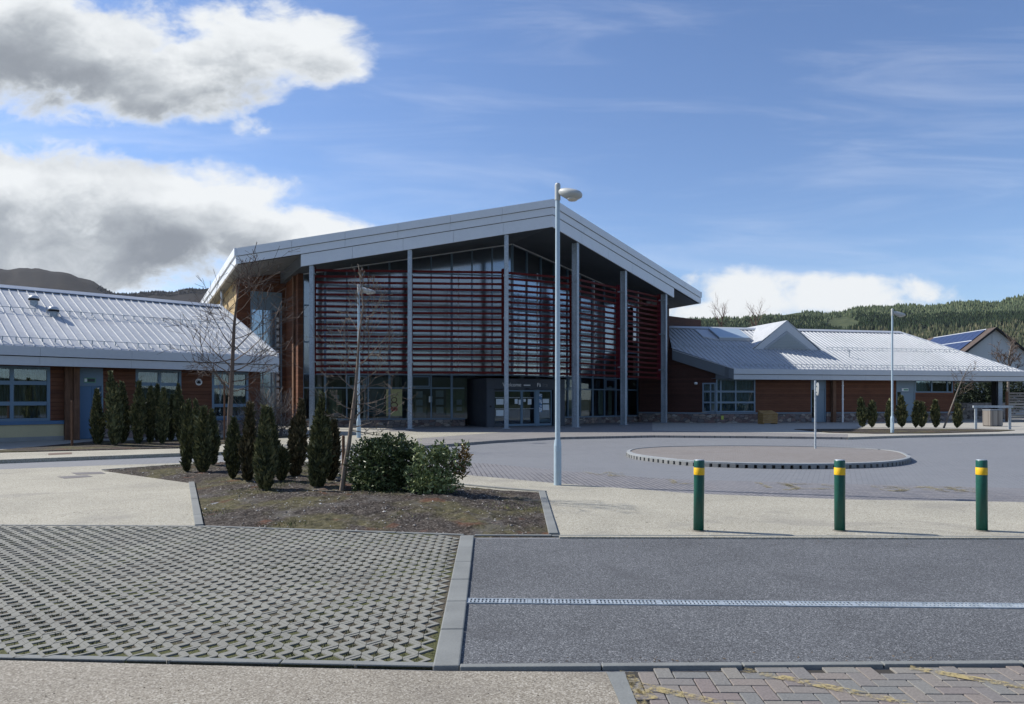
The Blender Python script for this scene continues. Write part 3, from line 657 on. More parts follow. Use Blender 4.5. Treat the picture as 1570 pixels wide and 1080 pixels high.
# louvre panels just behind the posts
cp=[M.p(s*cos(TH),abs(s)*sin(TH)) for s in colsS]
BW=Vector((-sin(PHI),cos(PHI),0))
for i in range(5):
    d=(cp[i+1]-cp[i]).normalized(); nb_=Vector((-d.y,d.x,0)); p=cp[i]+nb_*.60; q=cp[i+1]+nb_*.60; d=(q-p); L=d.length; fr=Fr(p.x,p.y,math.atan2(d.y,d.x))
    lp=thing('louvre_panel',(p.x,p.y,3),None,None); lp.parent=hall; lp.location=Vector((p.x,p.y,3))-Vector(hall['_o'])
    a0,a1=(.12,L-.14)
    mb=MB()
    for k in range(18):
        z=3.0+.3085*k
        mb.solid([fr.p(a0,-.085,z-.055),fr.p(a1,-.085,z-.055),fr.p(a1,.085,z-.035),fr.p(a0,.085,z-.035)],[fr.p(a0,-.085,z+.063),fr.p(a1,-.085,z+.063),fr.p(a1,.085,z+.075),fr.p(a0,.085,z+.075)])
    mb.build('louvre_blades',redm,lp)
    MB().box(fr,a1,a1+.07,-.12,.12,2.9,8.45).build('end_post',redp,lp); MB().box(fr,a0-.07,a0,-.12,.12,2.9,8.45).build('end_post',redm,lp)
    mb=MB()
    for t in (.5,): mb.box(fr,L*t-.03,L*t+.03,.1,.16,2.95,8.4)
    for z in (3.5,5.8,8.0):
        for t in(.12,L-.12): mb.box(fr,t-.03,t+.03,-.45,.0,z,z+.08)
    mb.build('bracket',galv,lp)
# curtain wall of two legs
GA=M.p(0,4.7); TG=R_(16); GF={-1:Fr(GA.x,GA.y,PHI-TG),1:Fr(GA.x,GA.y,PHI+TG)}
sL=GF[-1].u(465); sR=GF[1].u(977)
rows=[.52,2.25,3.0,4.75,6.75,8.7]
cw=thing('curtain_wall',(GA.x,GA.y,0),None,None); cw.parent=hall; cw.location=GA-Vector(hall['_o'])
def ug(s): return s*cos(TG)
mb=MB(); PU0,PU1=-2.55,2.65   # the porch
pl=MB(); si=MB()
for sg,fr,e in((-1,GF[-1],sL),(1,GF[1],sR)):
    n=round(abs(e)/1.13); ss=[e*i/n for i in range(n+1)]
    for i,s in enumerate(ss):
        inp=abs(ug(s))<2.5
        w_=.035 if i%3 else .06
        mb.box(fr,s-w_,s+w_,-.07,.07,3.0 if inp else .5,ZB(ug(s))-.02)
    for z in rows:
        s0=2.75*sg if z<2.9 else 0
        mb.box(fr,min(s0,e),max(s0,e),-.055,.055,z-.035,z+.035)
    for i in range(n):
        a_,b_=sorted((ss[i],ss[i+1])); 
        for r in range(len(rows)):
            z0=rows[r]; aa,bb=a_,b_
            if z0<2.9:
                if sg<0: bb=min(bb,-2.6)
                else: aa=max(aa,2.7)
                if bb-aa<.15: continue
            m_=glass_lo if r<2 else glass; tz=random.uniform(-.006,.006)
            if r<len(rows)-1: q=[fr.p(aa,0,z0),fr.p(bb,0+tz,z0),fr.p(bb,0+tz,rows[r+1]),fr.p(aa,0,rows[r+1])]
            else:
                if ZB(ug(aa))<z0+.1 and ZB(ug(bb))<z0+.1: continue
                q=[fr.p(aa,0,z0),fr.p(bb,tz,z0),fr.p(bb,tz,max(z0,ZB(ug(bb)))),fr.p(aa,0,max(z0,ZB(ug(aa))))]
            MB().face(*q).build('glass_pane',m_,cw)
            if r==1 and (i%3==1) and bb-aa>.8:
                for (u_0,u_1,z_0,z_1) in((aa+.08,bb-.08,2.32,2.38),(aa+.08,bb-.08,2.86,2.92),(aa+.08,aa+.14,2.38,2.86),(bb-.14,bb-.08,2.38,2.86)): mb.box(fr,u_0,u_1,-.09,-.02,z_0,z_1)
    pl=MB(); si=MB(); s0=2.75*sg; a_,b_=sorted((s0,e)); pl.box(fr,a_,b_,-.22,.12,-.1,.47); si.box(fr,a_,b_,-.27,.1,.472,.53)
    si.build('sill',sillm,cw); pl.build('stone_plinth',stonem,hall)
    tr=MB(); tr.box(fr,min(0,e),max(0,e),-.10,-.04,ZB(ug(min(0,e) if sg<0 else 0))-.09,ZB(ug(min(0,e) if sg<0 else 0))-.03,ZB(ug(0 if sg<0 else e))-.09,ZB(ug(0 if sg<0 else e))-.03)
    tr.build('head_trim',fasch,cw)
mb.build('mullion_frame',bluef,cw)
# interior seen through the glass
mb=MB(); mb.prism([M.p(-11.2,8.5)[:2],M.p(-2.4,5.9)[:2],M.p(2.5,5.9)[:2],M.p(11.5,8.4)[:2],M.p(11.5,20)[:2],M.p(-11.2,20)[:2]],.0,.11); mb.build('inside_floor',interf,hall)
mb=MB(); mb.box(M,-11.3,11.6,18,18.2,.0,10.3); mb.box(M,-5.6,-5.4,11,18,.1,4.0); mb.box(M,5.0,5.2,11,18,.1,4.0); mb.box(M,-11.2,-3.6,13,18,3.3,3.6); mb.box(M,3.6,11.5,13,18,3.3,3.6); mb.build('inside_wall',inter,hall)
mb=MB()
for u in(-9,-4.5,4.5,9): mb.box(M,u-.15,u+.15,12,12.3,.1,ZB(u))
for u,v,h_,w_ in((-9.6,10,1.3,1.4),(-6.4,9.6,1.1,1.0),(5.5,9.0,1.2,1.6),(8.2,10.5,2.0,.8),(-4.4,8.8,1.9,.7)): mb.box(M,u,u+w_,v,v+.4,.115,h_)
mb.build('inside_fittings',weather((.30,.30,.26),.2,2,10,.8,0,'fittings'),hall)
# blinds and display boards close behind the ground floor glass
def behind(x0,x1,y0,y1,m_,v,nm,frm=GF[-1]):
    u0,u1=frm.u(x0,v),frm.u(x1,v); um_=(u0+u1)/2; return MB().box(frm,u0,u1,v,v+.02,frm.z(um_,v,y1),frm.z(um_,v,y0)).build(nm,m_,hall)
bl1=weather((.12,.155,.165),.08,2,6,.9,0,'roller_blind'); bl2=weather((.30,.35,.36),.15,6,12,.8,0,'display_board'); bl3=weather((.16,.20,.13),.2,4,9,.8,0,'green_board')
behind(540,552,578,636,bl1,.3,'blind'); behind(561,589,578,638,bl1,.3,'blind'); behind(484,494,590,636,bl3,.5,'board')
for x0,x1,y0,y1 in((638,648,600,610),(638,648,613,622),(639,648,625,633),(668,680,599,609),(668,680,612,621),(669,680,624,634),(700,708,613,621),(700,708,624,630),(512,520,606,612)): behind(x0,x1,y0,y1,bl2,.45,'display_board')
for x0,x1,y0,y1 in((684,712,594,636),(505,524,598,634)): behind(x0,x1,y0,y1,bl3,.9,'board')
for x0,x1,y0,y1 in((917,926,598,636),(933,938,592,636)): behind(x0,x1,y0,y1,bl3,.5,'curtain_strip',GF[1])
behind(870,884,592,636,bl1,.4,'blind',GF[1])
# side returns, recess and window bay on the left
eL=GF[-1].p(sL,0); 
uE=-11.45; vE=(eL-M.p(0,0)).dot(Vector((-M.s,M.c,0)))
uE=(eL-M.p(0,0)).dot(Vector((M.c,M.s,0)))
VR=11.5; uW=M.u(363,VR)
mb=MB(); mb.box(M,uE-.3,uE-.02,vE-.1,VR,.0,ZB(uE)-.03); mb.build('timber_wall',cedar,hall)
mb=MB(); mb.box(M,uE-.42,uE-.301,vE+.6,vE+1.0,.0,ZB(uE)-.05); mb.build('timber_pier',timber,hall)
w0=M.u(384,VR)+.0; w1=M.u(431,VR); ztw=M.z((w0+w1)/2,VR,448)
zw=lambda u: ZB(u)+.58
mb=MB(); mb.box(M,uW,w0,VR,VR+.3,0,zw(uW),0,zw(w0)); mb.box(M,w1,uE,VR,VR+.3,0,zw(w1),0,zw(uE)-.6); mb.box(M,w0,w1,VR,VR+.3,ztw,zw(w0),ztw,zw(w1)); mb.build('timber_wall',cedar,hall)
wb=thing('window_bay',M.p(w0,VR,0),None,None); wb.parent=hall; wb.location=M.p(w0,VR,0)-Vector(hall['_o'])
mb=MB(); hb=.75; ww=w1-w0
for f in(0,.38,.66,.80,.985): mb.box(M,w0+ww*f,w0+ww*f+.07,VR-.04,VR+.1,.1,ztw)
for z in(.1,1.1,2.3,3.2,4.6,ztw-1.05): mb.box(M,w0+.071,w1-.04,VR-.03,VR+.08,z,z+.07)
mb.box(M,w0+.071,w1-.04,VR-.03,VR+.08,ztw-.98,ztw)
mb.build('frame',bluel,wb)
for a_,b_ in((0,.38),(.38,.66),(.66,.80),(.80,1)): MB().box(M,w0+ww*a_+.075,w0+ww*b_-.01,VR+.02,VR+.03,.1,ztw-1).build('glass_pane',glass,wb)
mb=MB()
for k in range(14): mb.box(M,w0+ww*.815,w0+ww*.93,VR+.0,VR+.015,1.2+.38*k,1.45+.38*k)
mb.build('white_steps',whitem,wb)
MB().box(M,w0,w1,VR+.9,VR+1.0,0,ztw).build('room_back',inter,wb)
# brick side wall
mb=MB(); mb.box(M,uW,uW+.3,VR+.301,39.5,0,ZB(uW)+.59); mb.build('brick_wall',brickm,hall)
mb=MB(); mb.box(M,uE,12.4,39,39.4,0,7.8); mb.box(M,11.75,12.05,7.6,38.9,0,ZB(12)); mb.build('rear_wall',inter,hall)
# downpipe by the brick wall
fv=VR+5.2; dp=thing('downpipe',(0,0,0),None,None); dp.parent=hall; dp.location=-Vector(hall['_o'])
px_=M.p(uW-.28,fv,0); zt_=zat(432,px_.y); mb=MB(); mb.tube((px_.x,px_.y,3),(px_.x,px_.y,zt_),.11,n=12); mb.tube((px_.x,px_.y,zt_-.12),M.p(uW+.2,fv,zt_-.12),.07,n=10)
for z in(4.2,5.4,6.4): mb.tube((px_.x,px_.y,z),(px_.x,px_.y,z+.1),.13,n=12)
mb.build('pipe',weather((.5,.52,.54),.1,2,10,.35,.6,'steel_pipe'),dp)
# right end: pier, door and timber wall continuing the glass line
fr=GF[1]; r0=sR; r1=fr.u(984); r2=fr.u(1000); r3=fr.u(1075)
mb=MB(); mb.box(fr,r0+.08,r1,-.15,.15,0,ZB(ug(r0))-.05); mb.build('timber_pier',timber,hall)
MB().box(fr,r1+.01,r2,-.02,.08,.1,2.55).build('side_door',bluef,hall)
mb=MB(); mb.box(fr,r1+.12,r1+.5,-.05,-.03,1.15,1.19); mb.build('door_handle',galv,hall.children[-1]) if False else None
mb=MB(); mb.box(fr,r1+.01,r2,.0,.1,2.56,ZB(ug(r1))-.05); mb.box(fr,r2+.005,r3,.0,.2,0,7.6); mb.build('timber_wall',cedar_d,hall)
# porch
VP=3.55; ph=thing('porch',M.p(0,VP,0),None,None); ph.parent=hall; ph.location=M.p(0,VP,0)-Vector(hall['_o'])
ux=lambda px: M.u(px,VP)
zP=M.z(0,VP,581); pa,pb=ux(746),ux(866); d0_=ux(758); d1_=ux(848.5); zd=M.z(0,VP,597.5)
mb=MB(); mb.box(M,pa,d0_,VP,VP+.4,.0,zd); mb.box(M,d1_,pb,VP,VP+.4,.0,zd); mb.box(M,pa,pb,VP,VP+.4,zd+.001,zP)
mb.box(M,pa,pa+.2,VP+.401,6.2,.0,zP-.001); mb.box(M,pb-.2,pb,VP+.401,6.2,.0,zP-.001); mb.box(M,pa+.201,pb-.201,VP+.401,6.6,zP-.15,zP-.002)
mb.build('porch_casing',porchm,ph)
mb=MB()
for u in(pa+.02,d0_-.02,d1_+.02): mb.box(M,u-.004,u+.004,VP-.004,VP+.001,.12,zP-.02)
mb.box(M,pa+.02,pb-.02,VP-.004,VP+.001,zd+.06,zd+.07); mb.build('panel_joint',darkm,ph)
def leaf(u0,u1,name,fm,off=.10,glassm_=glass_lo,fw=.06):
    lf=MB().box(M,u0,u0+fw,VP+off,VP+off+.06,.12,zd-.03).box(M,u1-fw,u1,VP+off,VP+off+.06,.12,zd-.03).box(M,u0+fw+.001,u1-fw-.001,VP+off,VP+off+.06,zd-.11,zd-.031).box(M,u0+fw+.001,u1-fw-.001,VP+off,VP+off+.06,.12,.24).build(name,fm,ph)
    MB().box(M,u0+fw+.002,u1-fw-.002,VP+off+.03,VP+off+.035,.241,zd-.111).build('glass_pane',glassm_,lf); return lf
s1,s2,s3,s4,s5=ux(758.5),ux(779),ux(801),ux(822),ux(827)
leaf(s1,s2,'side_panel',porchm); L1=leaf(s2+.03,s3,'door_leaf',bluef); L2=leaf(s3+.01,s4,'door_leaf',bluef); L3=leaf(s5,d1_-.05,'side_panel',bluef)
MB().box(M,s4,s5-.01,VP+.08,VP+.2,.1,zd-.02).build('door_post',bluef,ph)
MB().box(M,s5+.12,d1_-.15,VP+.16,VP+.17,.3,1.7).build('pale_blind',weather((.34,.38,.34),.1,2,8,.9,0,'blind'),ph)
MB().box(M,ux(849.5),ux(851.5),VP+.05,VP+.12,.12,zd-.05).build('yellow_edge',mat('yellow_edge_strip',(.45,.40,.15),.6),ph)
dots=MB()
for z in(M.z(0,VP,610.5),M.z(0,VP,627.5)):
    for u0,u1 in((s1+.08,s2-.08),(s2+.11,s3-.08),(s3+.09,s4-.08)):
        k=int((u1-u0)/.07)
        for i in range(k): dots.box(M,u0+i*.07,u0+i*.07+.035,VP+.09,VP+.094,z,z+.035)
dots.build('glass_marking',paperm,ph)
MB().box(M,ux(803),ux(813),VP-.012,VP-.001,M.z(0,VP,591.8),M.z(0,VP,590)).build('white_bar',paperm,ph)
letm=mat('white_letters',(.85,.87,.88),.5)
text('Welcome',M,(ux(770)+ux(799.5))/2,VP-.01,M.z(0,VP,592.8),.21,'lettering',letm,ph)
text('F\u00e0',M,(ux(822)+ux(830.3))/2,VP-.01,M.z(0,VP,592.8),.21,'lettering',letm,ph)
text('ilte',M,(ux(831)+ux(840))/2,VP-.01,M.z(0,VP,592.8),.21,'lettering',weather((.15,.17,.19),.1,2,10,.6,0,'faded_letter'),ph)
MB().box(M,ux(750.8),ux(753.2),VP-.03,VP-.001,M.z(0,VP,624.6),M.z(0,VP,622)).build('call_button',darkm,ph)
MB().box(M,ux(806),ux(811),VP-.06,VP-.001,M.z(0,VP,597),M.z(0,VP,595.5)).build('door_sensor',darkm,ph)
def stick(name,x0,x1,y0,y1,frm,v,m,lab,cat,extra=None):
    u0,u1=frm.u(x0,v),frm.u(x1,v); um=(u0+u1)/2; z1=frm.z(um,v,y0); z0=frm.z(um,v,y1)
    o=MB().box(frm,u0,u1,v-.008,v-.003,z0,z1).build(name,m); return tag(o,lab,cat),u0,u1,z0,z1
VN=VP+.095
def notepaper(g,bs):
    P=pos(g); z=g.sep(P)[2]; l=g.m('FRACT',g.m('MULTIPLY',z,22)); n=g.noise(g.mp(P,scale=(30,30,1)),1.5,2,.5)
    setc(g,bs,g.mix(g.m('MULTIPLY',g.ss(l,.55,.7),g.ss(n,.42,.5,0,.5)),(.72,.78,.80,1),(.3,.35,.4,1)))
notem=mat('printed_paper',(.7,.75,.78),.7,0,notepaper)
for x0,x1,y0,y1,lab in((760.5,772,611.8,620.6,'large white notice on the left entrance side panel, upper of two'),(760.5,772,629,638,'large white notice on the left entrance side panel, lower of two'),
    (789,793.6,612,619.5,'small white sheet on the left sliding door, beside the narrow one'),(795,798.3,613,620.8,'narrow white slip near the edge of the left sliding door'),(802.5,806,612,616.3,'tiny white slip at the edge of the right sliding door'),(809,814.7,612,620.6,'white sheet in the middle of the right sliding door')):
    stick('notice',x0,x1,y0,y1,M,VN,notem,lab,'notice')
for x0,x1,y0,y1,lab in((832,841.6,612,618.5,'upper pale notice sheet on the green side panel right of the doors'),(832,841.8,620.5,629,'lower pale notice sheet on the green side panel right of the doors')):
    stick('notice',x0,x1,y0,y1,M,VN,notem,lab,'notice')
stick('information_strip',826.6,831,604,632,M,VP+.08,mat('strip_print',(.2,.3,.45),.6,0,lambda g,bs:setc(g,bs,g.mix(g.ss(g.noise(g.mp(pos(g),scale=(6,6,9)),1.4,2,.6),.48,.54),(.10,.20,.36,1),(.62,.68,.72,1)))),'tall blue and white information strip on the post beside the entrance doors','sign')
stick('notice',657.5,662.5,608,617,GF[-1],-.01,notem,'single white sheet in the glass wall right of the second steel post','notice')
# deer poster stand-in: plain yellow poster with simple red and brown shapes
po,u0,u1,z0,z1=stick('poster',592,616.5,597,638,GF[-1],-.01,mat('yellow_print',(.36,.37,.17),.6),'yellow poster with a red brown antlered figure low in the glass wall','poster')
po_fr=GF[-1]; um=(u0+u1)/2; hz=z1-z0; bm_=mat('brown_print',(.10,.055,.03),.6); rm_=mat('red_print',(.30,.05,.03),.6)
e=thing('poster',po_fr.p(um,0,z0),po['label'],'poster'); del po['label']; del po['category']; po.name='sheet'; po.parent=e; po.location=-e.location
def disc(cu,cz,rx,rz,m_,nm,v=-.022,n=20,inner=0):
    mb=MB(); 
    for i in range(n):
        t0=2*PI*i/n;t1=2*PI*(i+1)/n
        mb.face(po_fr.p(um+cu+cos(t0)*rx*inner,v,z0+cz+sin(t0)*rz*inner),po_fr.p(um+cu+cos(t0)*rx,v,z0+cz+sin(t0)*rz),po_fr.p(um+cu+cos(t1)*rx,v,z0+cz+sin(t1)*rz),po_fr.p(um+cu+cos(t1)*rx*inner,v,z0+cz+sin(t1)*rz*inner))
    return mb.build(nm,m_,e)
disc(0,hz*.40,.22,.18,bm_,'figure_shape',inner=.7); disc(0,hz*.60,.17,.16,bm_,'figure_shape',-.024,inner=.7); disc(0,hz*.25,.20,.13,rm_,'figure_shape',-.026); disc(0,hz*.27,.08,.05,bm_,'figure_shape',-.028)
for sg in(-1,1):
    mb=MB(); mb.tube(po_fr.p(um+sg*.08,-.024,z0+hz*.72),po_fr.p(um+sg*.2,-.024,z0+hz*.88),.015,n=6); mb.tube(po_fr.p(um+sg*.14,-.024,z0+hz*.8),po_fr.p(um+sg*.25,-.024,z0+hz*.78),.012,n=6); mb.build('figure_shape',bm_,e)

# ------------------------------------------------ low wings
def ribroof(mb,fr,u0,u1,f0,f1,zs,sp=.40):
    n=int((u1-u0)/sp)
    for i in range(n+1):
        u=u0+i*sp; v0=f0(u);v1=f1(u)
        if v1-v0<.15: continue
        z0,z1=zs(v0),zs(v1); w_=.022;h_=.055
        mb.solid([fr.p(u-w_,v0,z0),fr.p(u+w_,v0,z0),fr.p(u+w_,v1,z1),fr.p(u-w_,v1,z1)],[fr.p(u-w_*.6,v0,z0+h_),fr.p(u+w_*.6,v0,z0+h_),fr.p(u+w_*.6,v1,z1+h_),fr.p(u-w_*.6,v1,z1+h_)])
def snow(fr,u0,u1,v,zs,par,sp=.4):
    mb=MB(); z=zs(v)+.17
    mb.tube(fr.p(u0,v,z),fr.p(u1,v,z),.013,n=6)
    for i in range(int((u1-u0)/sp)+1):
        u=u0+i*sp; mb.solid([fr.p(u-.02,v-.01,z-.13),fr.p(u+.02,v-.01,z-.13),fr.p(u+.02,v+.05,z-.11),fr.p(u-.02,v+.05,z-.11)],[fr.p(u-.02,v-.01,z+.02),fr.p(u+.02,v-.01,z+.02),fr.p(u+.02,v+.03,z+.02),fr.p(u-.02,v+.03,z+.02)])
    return mb.build('snow_guard',galv,par)
def fasciaset(fr,u0,u1,par,v=0,seg=3.0,dz=0):
    for z0,z1,o in((2.8,3.105,.03),(3.135,3.46,-.05)):
        mb=MB(); n=round((u1-u0)/seg)
        for i in range(n):
            a_=u0+(u1-u0)*i/n;b_=u0+(u1-u0)*(i+1)/n; mb.box(fr,a_+(.003 if i else 0),b_-(.003 if i<n-1 else 0),v+o,v+.16,z0+dz,z1+dz)
        mb.build('fascia' if z0<3 else 'gutter',fasc,par)
    MB().box(fr,u0+.01,u1-.01,v+.06,v+.15,3.1+dz,3.14+dz).build('shadow_gap',darkm,par)
def window(fr,v,u0,u1,z0,z1,cols,rowz,par,fm=bluef,curtain=curt,fw=.07,back=True,open_=()):
    wn=thing('window',fr.p(u0,v,z0),None,None); wn.parent=par; wn.location=Vector(fr.p(u0,v,z0))-Vector(par['_o'])
    mb=MB(); mb.box(fr,u0,u0+fw,v-.05,v+.06,z0,z1); mb.box(fr,u1-fw,u1,v-.05,v+.06,z0,z1)
    mb.box(fr,u0+fw,u1-fw,v-.045,v+.06,z0,z0+fw); mb.box(fr,u0+fw,u1-fw,v-.045,v+.06,z1-fw,z1)
    us=[u0+fw*.5]+[u0+(u1-u0)*c for c in cols]+[u1-fw*.5]; zs_=[z0+fw*.5]+list(rowz)+[z1-fw*.5]
    for u in us[1:-1]: mb.box(fr,u-fw*.55,u+fw*.55,v-.04,v+.055,z0+fw,z1-fw)
    for z in rowz:
        for a_,b_ in zip(us,us[1:]): mb.box(fr,a_+fw*.55,b_-fw*.55,v-.035,v+.05,z-fw*.7,z+fw*.7)
    mb.build('frame',fm,wn)
    for a_,b_ in zip(us,us[1:]):
        for c_,d_ in zip(zs_,zs_[1:]):
            MB().box(fr,a_+fw*.5,b_-fw*.5,v+.0+random.uniform(0,.01),v+.02,c_+fw*.6,d_-fw*.6).build('glass_pane',glass_lo,wn)
    for (a_,b_) in open_: # inner casement frames
        pass
    if curtain:
        mb=MB(); k=max(6,int((u1-u0)/.06)); 
        P0=[fr.p(u0+(u1-u0)*i/k,v+.22+.04*sin(i*1.9),z0) for i in range(k+1)]
        for i in range(k):
            if curtain is curt and (i*7)%11==3: continue
            mb.face(P0[i],P0[i+1],P0[i+1]+Vector((0,0,z1-z0)),P0[i]+Vector((0,0,z1-z0)))
        mb.build('curtain',curtain,wn)
    MB().box(fr,u0,u1,v+.6,v+.62,z0,z1).build('room_back',inter,wn)
    return wn
def wallgap(fr,v0,v1,u0,u1,z0,z1,holes,name,m,par):   # wall strip with rectangular holes (full-height cuts in z range)
    mb=MB(); cur=u0
    for (a_,b_,c_,d_) in sorted(holes):
        if a_>cur+.01: mb.box(fr,cur,a_,v0,v1,z0,z1)
        if c_>z0+.01: mb.box(fr,a_,b_,v0,v1,z0,c_)
        if d_<z1-.01: mb.box(fr,a_,b_,v0,v1,d_,z1)
        cur=b_
    if cur<u1-.01: mb.box(fr,cur,u1,v0,v1,z0,z1)
    return mb.build(name,m,par)
# ---- left wing
LWF=Fr(-10.30,32.3,R_(45)); LV=.95
lw=thing('low_wing',LWF.p(-6,3,0),'long single storey left wing with pale ribbed metal roof and red boarding','building')
sl_l=(6.2-3.46)/6.0; zsL=lambda v: 3.46+sl_l*v
U0=-24
mb=MB(); mb.solid([LWF.p(U0,-.02,3.44),LWF.p(0,-.02,3.44),LWF.p(0,6,6.18),LWF.p(U0,6,6.18)],[LWF.p(U0,-.02,3.47),LWF.p(0,-.02,3.47),LWF.p(0,6,6.21),LWF.p(U0,6,6.21)])
mb.solid([LWF.p(U0,6.001,6.18),LWF.p(0,6.001,6.18),LWF.p(0,12,3.44),LWF.p(U0,12,3.44)],[LWF.p(U0,6.001,6.21),LWF.p(0,6.001,6.21),LWF.p(0,12,3.47),LWF.p(U0,12,3.47)])
ribroof(mb,LWF,U0,-.1,lambda u:-.02,lambda u:5.93,zsL,.31); mb.build('roof',roofm,lw)
MB().solid([LWF.p(U0,5.80,6.20),LWF.p(.05,5.80,6.20),LWF.p(.05,6.2,6.20),LWF.p(U0,6.2,6.20)],[LWF.p(U0,5.80,6.215),LWF.p(.05,5.80,6.215),LWF.p(.05,6.2,6.215),LWF.p(U0,6.2,6.215)])
mb=MB(); mb.solid([LWF.p(U0,5.72,zsL(5.72)+.07),LWF.p(.05,5.72,zsL(5.72)+.07),LWF.p(.05,6.28,zsL(5.72)+.07),LWF.p(U0,6.28,zsL(5.72)+.07)],[LWF.p(U0,5.75,zsL(5.72)+.10),LWF.p(.05,5.75,zsL(5.72)+.10),LWF.p(.05,6.0,zsL(6)+.12),LWF.p(U0,6.0,zsL(6)+.12)])
mb.build('ridge_cap',fasc,lw)
mb=MB(); mb.solid([LWF.p(.0,-.02,3.40),LWF.p(.09,-.02,3.40),LWF.p(.09,6,6.14),LWF.p(0,6,6.14)],[LWF.p(.0,-.02,3.60),LWF.p(.09,-.02,3.60),LWF.p(.09,6,6.34),LWF.p(0,6,6.34)])
mb.solid([LWF.p(-.05,.16,2.8),LWF.p(.07,.16,2.8),LWF.p(.07,6,5.7),LWF.p(-.05,6,5.7)],[LWF.p(-.05,.16,3.44),LWF.p(.07,.16,3.44),LWF.p(.07,6,6.13),LWF.p(-.05,6,6.13)])
mb.build('verge',fasc,lw)
snow(LWF,U0,-.15,.35,zsL,lw); snow(LWF,U0,-.15,3.3,zsL,lw)
fasciaset(LWF,U0,0.08,lw)
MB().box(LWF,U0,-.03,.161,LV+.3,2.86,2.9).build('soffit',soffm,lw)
uL=lambda px: LWF.u(px,LV)
def zl(px,py): u=uL(px); return LWF.z(u,LV,py)
ue=uL(399); zs1=zl(40,648); 
win1=(uL(-120),uL(77),.83,2.80); win2=(uL(208),uL(278),.80,2.80); win3=(uL(325),uL(381),.80,2.80); door=(uL(117),uL(158),.105,2.80)
wallgap(LWF,LV,LV+.25,U0,ue,.84,2.86,[win1,win2,win3,door],'timber_wall',cedar,lw)
MB().box(LWF,U0,uL(97),LV-.06,LV+.25,.0,.70).build('rendered_plinth',creamm,lw)
MB().box(LWF,U0,uL(97),LV-.11,LV+.2,.701,.83).build('sill',blued,lw)
MB().box(LWF,U0,uL(98),LV-.08,LV+.2,.0,.26).build('plinth_foot',concrete,lw)
mb=MB(); mb.box(LWF,uL(158),ue,LV-.06,LV+.25,.0,.72); mb.build('stone_plinth',stonem,lw)
MB().box(LWF,uL(158),ue,LV-.09,LV+.2,.721,.79).build('sill',blued,lw)
MB().box(LWF,U0,ue-.05,LV+.9,LV+1.0,0,2.86).build('inside_wall',inter,lw)
mb=MB(); mb.box(LWF,ue,ue+.02,LV+.01,8,0,2.9); mb.box(LWF,ue-.25,ue-.001,LV+.251,8,0,2.85); mb.build('end_wall',cedar_d,lw)
mb=MB(); mb.solid([LWF.p(-.3,.9,2.85),LWF.p(-.1,.9,2.85),LWF.p(-.1,11,2.85),LWF.p(-.3,11,2.85)],[LWF.p(-.3,.9,3.3),LWF.p(-.1,.9,3.3),LWF.p(-.1,6,6.1),LWF.p(-.3,6,6.1)]); mb.build('gable_infill',soffl,lw)
for wn,cols,rz in((win1,[.36,.68],[1.46,2.20]),(win2,[.52],[1.40,2.22]),(win3,[.5],[1.35,2.15])):
    window(LWF,LV+.05,wn[0],wn[1],wn[2],wn[3],cols,rz,lw,fm=bluef,fw=.10)
for px in(97,109):
    mb=MB(); mb.box(LWF,uL(px)+.01,uL(px)+(.28 if px<100 else .2),LV-.22 if px<100 else LV-.35,LV-.065,.1,2.85); mb.build('timber_post',timber,lw)
dr=thing('door',LWF.p(door[0],LV,.1),None,None); dr.parent=lw; dr.location=LWF.p(door[0],LV,.1)-Vector(lw['_o'])
a_,b_=door[0],door[1]; zt=2.12
mb=MB(); mb.box(LWF,a_,b_,LV+.0,LV+.08,zt+.06,2.8); mb.box(LWF,a_,a_+.06,LV-.02,LV+.1,.105,zt+.06); mb.box(LWF,b_-.06,b_,LV-.02,LV+.1,.105,zt+.06); mb.box(LWF,a_+.061,b_-.061,LV-.015,LV+.1,zt,zt+.058); mb.build('frame',bluef,dr)
mb=MB(); mb.box(LWF,a_+.07,a_+.07+(b_-a_)*.5,LV+.03,LV+.08,.12,zt-.01); mb.build('leaf',blued,dr)
u2=a_+.08+(b_-a_)*.5; mb=MB(); mb.box(LWF,u2,b_-.07,LV+.03,LV+.08,.12,1.15); mb.box(LWF,u2,u2+.07,LV+.03,LV+.08,1.151,zt-.01); mb.box(LWF,b_-.14,b_-.07,LV+.03,LV+.08,1.151,zt-.01); mb.box(LWF,u2+.071,b_-.141,LV+.03,LV+.08,zt-.1,zt-.01); mb.build('leaf',blued,dr)
MB().box(LWF,u2+.071,b_-.141,LV+.05,LV+.055,1.151,zt-.101).build('glass_pane',glass_lo,dr)
MB().box(LWF,u2+.08,b_-.15,LV+.02,LV+.028,1.16,1.34).build('notice_panel',paperm,dr)
MB().box(LWF,a_+.9,a_+.93,LV-.03,LV+.03,1.0,1.14).build('handle',darkm,dr)
uS=uL(128.5);uS2=uL(146.5); 
sg_=thing('exit_sign',LWF.p(uS,LV-.02,2.4),'green bordered white exit sign on the blue panel above the left wing door','sign')
z0,z1=zl(137,587),zl(137,579.5); MB().box(LWF,uS,uS2,LV-.014,LV-.002,z0,z1).build('plate',mat('sign_green',(.10,.28,.17),.5),sg_)
h_=z1-z0; MB().box(LWF,uS+.02,uS+.10,LV-.018,LV-.0145,z0+.03,z1-.03).build('pictogram',paperm,sg_); MB().box(LWF,uS+.13,uS2-.03,LV-.018,LV-.0145,z0+.03,z1-.03).build('dark_field',mat('sign_dark',(.015,.03,.04),.5),sg_)
text('EXIT',LWF,(uS+.13+uS2-.03)/2,LV-.019,z0+h_*.28,h_*.42,'lettering',mat('sign_letters',(.25,.4,.3),.5),sg_,ext=.001) if False else None
